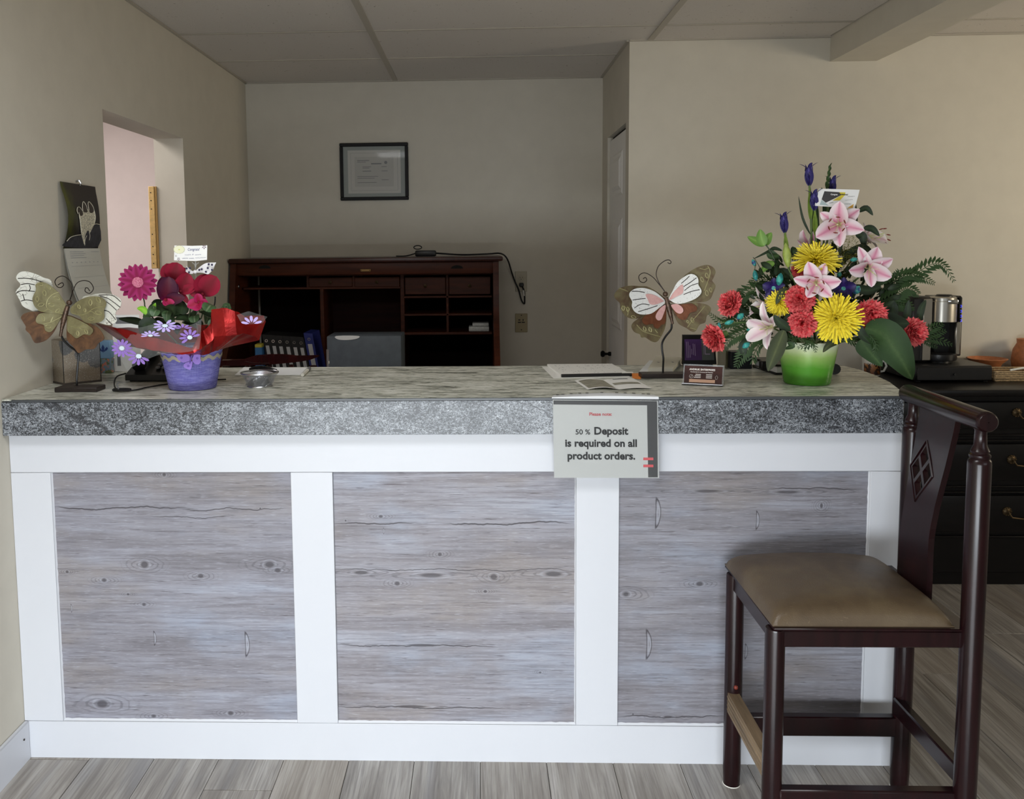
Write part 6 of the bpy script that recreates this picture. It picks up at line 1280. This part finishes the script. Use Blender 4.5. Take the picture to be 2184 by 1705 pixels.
# ------------------------------------------------------------------ potted cyclamen in the purple pot
QC = V(-.858, 2.555, ZT); QH = aty(400, 745, 2.47).z-ZT
pp_ = thing('potted_cyclamen', QC, 'red cyclamen in a purple burlap pot with red foil wrap', 'potted plant')
t = NT('purple_burlap', .8, 0, .2); o = t.obj(); x_, y_, z_ = t.sep(o); ang = t.math('ARCTAN2', y_, x_)
w1 = t.math('SINE', t.math('MULTIPLY', ang, 110.)); w2 = t.math('SINE', t.math('MULTIPLY', z_, 2100.)); wv = t.math('MULTIPLY', t.math('ADD', w1, w2), .5)
c = t.mix(t.step(wv, -.6, .8), (86, 82, 150), (136, 134, 206)); c = t.mix(t.step(t.noise(o, (30, 30, 160), 3), .45, .6, 0, .35), c, (156, 156, 214)); t.col(c); t.bump(wv, .5, .001)
q0, q1 = .069, .092
MB().lathe([(.001, .001), (q0-.003, .001), (q0, .004)]+[(q0+(q1-q0)*k/8, .004+(QH-.004)*k/8) for k in range(1, 9)]+[(q1-.004, QH), (q1-.008, QH-.02), (.001, QH-.02)], QC, 56).build('pot', 'purple_burlap', pp_)
plain('ribbon_gold', (176, 168, 150), .45, .2); n = 72; rows = [[], []]
def qr(z): return q0+(q1-q0)*(z-.004)/(QH-.004)
for j in range(n+1):
    a = 2*PI*j/n; zc = QH*.775+.0045*math.sin(a*16); 
    for i, dz in enumerate((-.0055, .0055)): r = qr(zc+dz)+.0015; rows[i].append(QC+V(r*math.cos(a), r*math.sin(a), zc+dz))
MB().sheet(rows).build('wavy_ribbon', 'ribbon_gold', pp_)
# cut-out butterfly on the pot
def U6(x, y, Y): return aty(200+x/5.46, 640+y/5.46, Y)
plain('purple_felt', (150, 124, 208), .8); plain('purple_felt_dark', (112, 88, 176), .8)
bt = None
yb_ = QC.y-q1-.004
for pts in (((1110,650),(1060,620),(1000,625),(965,650),(985,700),(1040,730),(1090,720),(1125,700)), ((1150,680),(1180,620),(1215,605),(1240,640),(1240,680),(1245,720),(1220,750),(1180,745),(1150,715)), ((1125,715),(1060,740),(1045,780),(1100,810),(1125,810),(1140,780),(1150,725))):
    o = MB().prism([U6(p.x, p.y, yb_) for p in smooth_pts([V(x, y, 0) for x, y in pts], 4)], (0, .002, 0)).build('felt_butterfly' if bt is None else 'felt_wing', 'purple_felt', pp_ if bt is None else bt)
    bt = bt or o
MB().tube([U6(1150, 630, yb_-.001), U6(1128, 690, yb_-.001), U6(1118, 740, yb_-.001)], [.0018, .0026, .0016], 6).build('felt_body', 'purple_felt_dark', bt)
for sg_ in (-1, 1): MB().tube(smooth_pts([U6(1148, 635, yb_-.001), U6(1130+sg_*14, 605, yb_-.001), U6(1125+sg_*38, 598, yb_-.001), U6(1125+sg_*36, 615, yb_-.001)], 3, False), .0007, 5).build('felt_antenna', 'white_plastic', bt)
for (x, y) in ((1020,675),(1205,680),(1100,770),(1130,685)): MB().lathe([(.001, .0006), (.0035, .0006), (.0035, 0)], U6(x, y, yb_), 12, axis=(0, -1, 0)).build('felt_spot', 'purple_felt_dark', bt)
# foil wrap
t = NT('red_foil', .26, .6, .5); f = t.noise(t.obj(), 14, 3); t.col(t.ramp(f, [(.3, (122, 10, 12)), (.7, (156, 22, 18))])); t.bump(t.noise(t.obj(), 26, 3, .5, 1.), .35, .004)
cols = [(((338,748,2.54),(268,738,2.52),(202,688,2.51))), (((345,752,2.485),(292,742,2.45),(240,698,2.455))), (((356,754,2.475),(315,746,2.43),(285,708,2.435))), (((372,756,2.465),(352,750,2.425),(335,724,2.425))), (((395,757,2.46),(388,756,2.42),(378,734,2.418))), (((412,757,2.458),(414,754,2.415),(410,742,2.412))), (((425,757,2.46),(430,745,2.415),(428,708,2.425))), (((436,756,2.465),(440,735,2.435),(434,705,2.45))), (((446,754,2.47),(452,728,2.445),(449,690,2.47))),
   (((452,752,2.48),(458,718,2.455),(451,660,2.475))), (((458,750,2.49),(482,716,2.455),(475,658,2.475))), (((463,748,2.50),(505,716,2.465),(500,664,2.485))), (((467,746,2.52),(520,712,2.49),(522,674,2.50))), (((469,745,2.54),(540,716,2.515),(562,673,2.53))), (((470,745,2.56),(553,724,2.54),(567,684,2.555))), (((466,744,2.60),(510,716,2.62),(530,690,2.63))), (((440,745,2.64),(455,716,2.68),(465,690,2.70))), (((400,745,2.65),(400,716,2.70),(400,695,2.72))), (((360,745,2.64),(335,716,2.67),(320,700,2.69))), (((342,746,2.60),(288,726,2.61),(250,700,2.62)))]
grid = []
for cdef in cols:
    p = [aty(*q) for q in cdef]; p[0] = QC+(p[0]-QC) ; grid.append(p)
nC = len(grid); fine = []
for i in range(nC):
    for h in range(3):
        s = h/3; a, b = grid[i], grid[(i+1) % nC]; col = []
        for r in range(7):
            w = r/6*2; k = min(1, int(w)); f_ = w-k
            pa = a[k].lerp(a[k+1], f_); pb = b[k].lerp(b[k+1], f_); p = pa.lerp(pb, s)
            col.append(p+V(0, 1, .4)*(.006*mnoise.noise(p*38)*(r/6))+V(0, 0, 1)*(.004*mnoise.noise(p*55+V(3, 1, 2))))
        fine.append(col)
rows = [[c_[r] for c_ in fine]+[fine[0][r]] for r in range(7)]
MB().sheet(rows).build('foil_wrap', 'red_foil', pp_, smooth=True, angle=16, fixn=False)
# clear cellophane with printed daisies
t = NT('cellophane', .06, 0, .6); t.trans(0, .10); t.col((225, 228, 228))
cel = [[(205,690,2.50),(285,700,2.44),(340,690,2.42),(400,695,2.415),(430,680,2.42)], [(240,735,2.49),(300,735,2.425),(350,732,2.40),(400,735,2.40),(428,720,2.415)], [(270,790,2.46),(318,765,2.43),(350,755,2.41),(395,752,2.405),(425,745,2.412)]]
ce_ = MB().sheet([[aty(*q) for q in r] for r in [smooth_pts([V(*q) for q in row], 3, False) for row in cel]]).build('cellophane', 'cellophane', pp_, fixn=False)
ce2 = MB().sheet([[aty(*q) for q in r] for r in (((505,672,2.47),(530,664,2.49),(570,676,2.53)), ((515,690,2.47),(535,692,2.48),(560,690,2.53)))]).build('cellophane', 'cellophane', pp_, fixn=False)
plain('daisy_lilac', (186, 168, 226), .6); plain('daisy_purple', (142, 108, 190), .6); plain('daisy_eye', (206, 222, 232), .6)
for (u, v, Y, r, mat, tilt, a0, a1, par) in ((352, 695, 2.408, 27, 'daisy_lilac', .55, 130, 420, ce_), (321, 716, 2.412, 22, 'daisy_lilac', .5, 0, 190, ce_), (260, 743, 2.452, 24, 'daisy_purple', .85, 0, 360, ce_), (296, 760, 2.43, 26, 'daisy_purple', .8, 140, 330, ce_), (405, 720, 2.398, 24, 'daisy_purple', .8, 20, 220, ce_), (390, 702, 2.405, 22, 'daisy_purple', .5, 20, 160, ce_), (537, 692, 2.465, 24, 'daisy_lilac', .8, 20, 165, ce2)):
    c_ = aty(u, v, Y); k = Y/FPX; pr = None; cnt = max(5, round(13*(a1-a0)/360))
    for j in range(cnt):
        a = math.radians(a0+(a1-a0)*j/(cnt-1 if a1-a0 < 350 else cnt)); ca, sa = math.cos(a), math.sin(a)
        pts = [c_+V(r*k*(p*ca-q*sa), -.0004, r*k*tilt*(p*sa+q*ca)) for p, q in ((.22, 0), (.5, .13), (.85, .13), (1, 0), (.85, -.13), (.5, -.13))]
        o = MB().prism(pts, (0, .0004, 0)).build('printed_daisy' if pr is None else 'daisy_petal', mat, par if pr is None else pr)
        pr = pr or o
    if a1-a0 > 180: MB().prism([c_+V(r*k*.24*math.cos(a*PI/6), -.001, r*k*.24*tilt*math.sin(a*PI/6)) for a in range(12)], (0, .0004, 0)).build('daisy_eye', 'daisy_eye', pr)
# leaves
def U7(x, y): return (230+x/6.24, 500+y/6.24)
rnd = random.Random(33)
for k in range(34):
    u = rnd.uniform(305, 475); v = rnd.uniform(655, 705); Y = 2.50+rnd.uniform(-.01, .11); p = aty(u, v, Y); L = rnd.uniform(24, 38)*Y/FPX; n = todir(p, rnd.uniform(25, 70), rnd.uniform(40, 140)); a = rnd.uniform(0, 6.28); x, y, _ = basis(n); d = x*math.cos(a)+y*math.sin(a)
    c_ = 'variegated' if rnd.random() < .6 else 'leaf_dark'
    leaf(pp_, [p-d*L*.5, p+n*.006, p+d*L*.5-n*.006], L*.42, c_, n, fold=.15, sharp=.7)
for pix, w, Y, mt in ((((340,660),(332,648),(345,640)), 9, 2.58, 'leaf_dark'), (((310,690),(285,684),(252,680)), 8, 2.60, 'leaf_dark'), (((395,660),(380,650),(362,655)), 12, 2.57, 'leaf_dark'), (((470,665),(485,655),(475,650)), 9, 2.56, 'variegated'), (((360,665),(335,655),(315,662)), 12, 2.56, 'leaf_dark'), (((335,700),(312,692),(300,712)), 16, 2.49, 'leaf_dark')):
    leaf(pp_, [aty(u, v, Y) for u, v in pix], w*Y/FPX, mt)
for pts in (((400,690),(406,660),(404,645)), ((425,690),(432,668),(428,655)), ((372,690),(368,665),(366,640)), ((452,665),(458,648),(459,633)), ((345,675),(360,668),(372,660))):
    MB().tube(smooth_pts([aty(u, v, 2.54) for u, v in pts], 4, False), .0022, 6).build('flower_stalk', 'stem_dark' if pts[0][0] != 452 else 'ink_black', pp_)
# cyclamen blooms: broad petals swept upward
def bloom(c, tips, mat, Y, W=.40):
    cc_ = aty(*c, Y); o = MB().ball(cc_, .006, 10, 8).build('cyclamen_bloom', 'cyclamen_petal', pp_)
    for i, (u, v, dy, wf, th) in enumerate(tips):
        t3 = aty(u, v, Y+dy); d = t3-cc_; L = d.length; n = todir(cc_, th, 60*i)
        rows = petal_rows(cc_, n, d, L*1.12, L*W*wf, 70, 104, .30, lobe, 9, 6, .05, seed=i); sh = t3-rows[-1][3]
        MB().sheet([[p+sh*(r/9) for p in row] for r, row in enumerate(rows)]).build('petal', mat, o, fixn=False)
bloom((368, 598), ((355,562,.01,1.1,5), (378,560,.0,1.1,10), (396,572,.02,.9,15), (385,594,.02,.8,10), (350,590,.02,1,0)), 'cyclamen_petal', 2.555, .48)
bloom((352, 640), ((345,590,-.02,1.0,20), (360,590,-.025,1.0,10), (374,600,-.01,1.0,0), (395,635,-.01,.75,20), (342,612,0,.9,0)), 'cyclamen_dark', 2.53, .36)
bloom((385, 622), ((400,582,-.01,1.0,10), (414,596,.0,.9,10), (372,598,.0,.9,10), (420,612,.0,.7,15), (403,648,.0,.45,10)), 'cyclamen_petal', 2.54, .42)
bloom((432, 628), ((440,584,.0,1.2,10), (462,590,-.01,1.0,10), (424,592,.01,1.0,15), (404,622,-.01,.8,20), (437,646,.0,.5,10)), 'cyclamen_petal', 2.55, .45)
bloom((424, 645), ((420,626,-.01,.9,10), (399,655,-.01,.9,20), (444,655,-.01,.9,20), (425,662,-.02,1.2,30)), 'cyclamen_pink', 2.52, .5)
bloom((353, 640), ((352,653,-.01,1.2,10), (372,655,.0,.9,20)), 'cyclamen_pink', 2.515, .4)
# fabric gerbera pick
GY = 2.53; gc_ = aty(294, 603, GY); gn = todir(gc_, 6, 100)
gp = thing('gerbera_pick', gc_-V(0, 0, .1), 'magenta fabric gerbera on a thin green stick in the purple pot', 'artificial flower')
x, y, _ = basis(gn); R = 41*GY/FPX
for ring, (cnt, f_, a1_) in enumerate(((10, 1.0, 88), (10, .97, 80))):
    for k in range(cnt):
        a = 2*PI*(k+.5*ring)/cnt+.1; d = x*math.cos(a)+y*math.sin(a)
        MB().sheet(petal_rows(gc_+gn*.003*ring+d*R*.12, gn, d, R*.88*f_, R*.205, a1_, a1_+6, -.25, lambda s: (math.sin(PI*(.12+.86*s)))**.7, 8, 4)).build('petal', 'gerbera_petal', gp, fixn=False)
t = NT('gerbera_heart', .6); vr = t.n('ShaderNodeTexVoronoi', {'Vector': t.obj(), 'Scale': 420.}, feature='DISTANCE_TO_EDGE').outputs[0]; t.col(t.mix(t.step(vr, .05, .2), (160, 30, 80), (232, 150, 176)))
MB().lathe([(R*.29, .003), (R*.28, .008), (R*.2, .0105), (.0005, .0115)], gc_, 24, axis=gn).build('flower_heart', 'gerbera_heart', gp)
MB().tube(smooth_pts([gc_-gn*.004, aty(307, 640, GY+.01), aty(317, 668, GY+.015), QC+V(-.03, -.01, QH+.0)], 4, False), .0021, 6).build('stick', 'stem_dark', gp)
for pts, w in ((((316,672),(305,660),(292,658)), 7), (((320,672),(326,660),(332,646)), 6)): leaf(gp, [aty(u, v, GY) for u, v in pts], w*GY/FPX, 'leaf_lime')
# gift card with ribbon
YG = 2.545; k4 = [aty(u, v, YG) for u, v in ((372, 524), (442, 523.5), (441.5, 554.5), (371, 555.5))]
gcard = thing('gift_card', k4[3].lerp(k4[2], .6), 'small white handwritten card on a clear pick with spotted ribbon', 'card')
cs = MB().prism([k4[0], k4[0].lerp(k4[1], .55)-V(0, 0, .0012), k4[1], k4[2], k4[2].lerp(k4[3], .35)-V(0, 0, .003), k4[3]], (0, .0012, 0)).build('card_sheet', 'card_white', gcard)
def kg(x, y, d=.0006): return aty(360+x/15.5, 510+y/15.5, YG)-V(0, d, 0)
plain('sun_yellow', (216, 220, 130), .6); plain('plum', (92, 44, 84), .6)
MB().prism([kg(345+190*math.cos(a*PI/10)*1.0, 350+ -135*math.sin(a*PI/10), .0004) for a in range(20)], (0, .0002, 0)).build('sun_print', plain('sun_pale', (240, 240, 206), .6).m, cs)
MB().prism([kg(345+28*math.cos(a*PI/5), 350+20*math.sin(a*PI/5), .0008) for a in range(10)], (0, .0002, 0)).build('sun_print', 'sun_yellow', cs)
m = MB()
for a in range(20): m.prism([kg(345+(175+dx)*math.cos(a*PI/10+da), 350+(128+dx*.7)*math.sin(a*PI/10+da), .0009) for dx, da in ((-12, -.03), (14, -.03), (14, .03), (-12, .03))], (0, .0002, 0))
tag(m.build('sun_dashes', 'ink_grey', cs), kind='stuff')
for (cx_, cy_, rr, mt) in ((1170, 265, 75, 'plum'), (325, 660, 55, 'plum'), (240, 560, 38, 'ink_grey')):
    m = MB()
    for j in range(5): a = j*2*PI/5+.3; m.prism([kg(cx_+rr*(p*math.cos(a)-q*math.sin(a)), cy_+rr*(p*math.sin(a)+q*math.cos(a)), .0009) for p, q in ((.2, 0), (.6, .22), (1, 0), (.6, -.22))], (0, .0002, 0))
    tag(m.build('printed_flower', mt, cs), kind='stuff')
m = MB(); text_geo(m, 'Congrats!', .0112, kg(620, 385, .001), (k4[1]-k4[0]), V(.2, 0, 1), 'LEFT', 0, sx=.8); m.build('lettering', 'ink_blue', cs, fixn=False)
m = MB()
for i, (a, b) in enumerate((((530, 530), (740, 520)), ((790, 520), (810, 505)), ((860, 530), (1070, 510)), ((440, 640), (640, 635)), ((680, 645), (840, 635)), ((880, 630), (1230, 610)))): scribble(m, kg(*a, .001), kg(*b, .001), 26, .0012, 1.7, .00028, seed=i+9)
tag(m.build('handwriting', 'ink_blue', cs), kind='stuff')
s0_ = aty(417, 556, YG); MB().tube([s0_, aty(417, 575, YG), aty(418, 600, YG+.005), QC+V(.02, .0, QH)], .0022, 6).build('clear_pick', 'clear_plastic', gcard)
for u in (409.5, 424): MB().tube([aty(u, 560, YG), aty(415 if u < 417 else 419, 564, YG), aty(417, 570, YG)], .0014, 6).build('pick_prong', 'clear_plastic', gcard)
plain('ribbon_white', (232, 230, 232), .45); 
def ribbon(pts0, pts1, nm):
    a = smooth_pts([aty(*q) for q in pts0], 4, False); b = smooth_pts([aty(*q) for q in pts1], 4, False); return MB().sheet([a, [(p+q)/2+V(0, -.003, 0) for p, q in zip(a, b)], b]).build(nm, 'ribbon_white', gcard, fixn=False)
rb = ribbon(((416,579,2.535),(428,568,2.53),(441,561,2.53),(461,560,2.54)), ((418,582,2.535),(432,582,2.53),(444,585,2.53),(456,573,2.54)), 'ribbon_tail')
rl = ribbon(((414,581,2.535),(402,572,2.53),(398,568,2.53)), ((412,584,2.535),(406,584,2.53),(396,580,2.53)), 'ribbon_tail')
MB().ball(aty(416, 580, 2.532), .006, 10, 8, (1, .8, .9)).build('ribbon_knot', 'ribbon_white', gcard)
plain('ribbon_dot', (44, 36, 70), .6)
for (u, v, par) in ((445,564,rb), (443,572,rb), (439,580,rb), (425,576,rb), (430,574.5,rb), (452,565,rb), (452,576,rb), (398,573,rl), (405,572,rl), (403,581,rl)):
    p = aty(u, v, 2.522); MB().prism([p+V(.0032*math.cos(a*PI/5), 0, .0032*math.sin(a*PI/5)) for a in range(10)], (0, .0006, 0)).build('ribbon_dot', 'ribbon_dot', par)
bpy.context.view_layer.update()
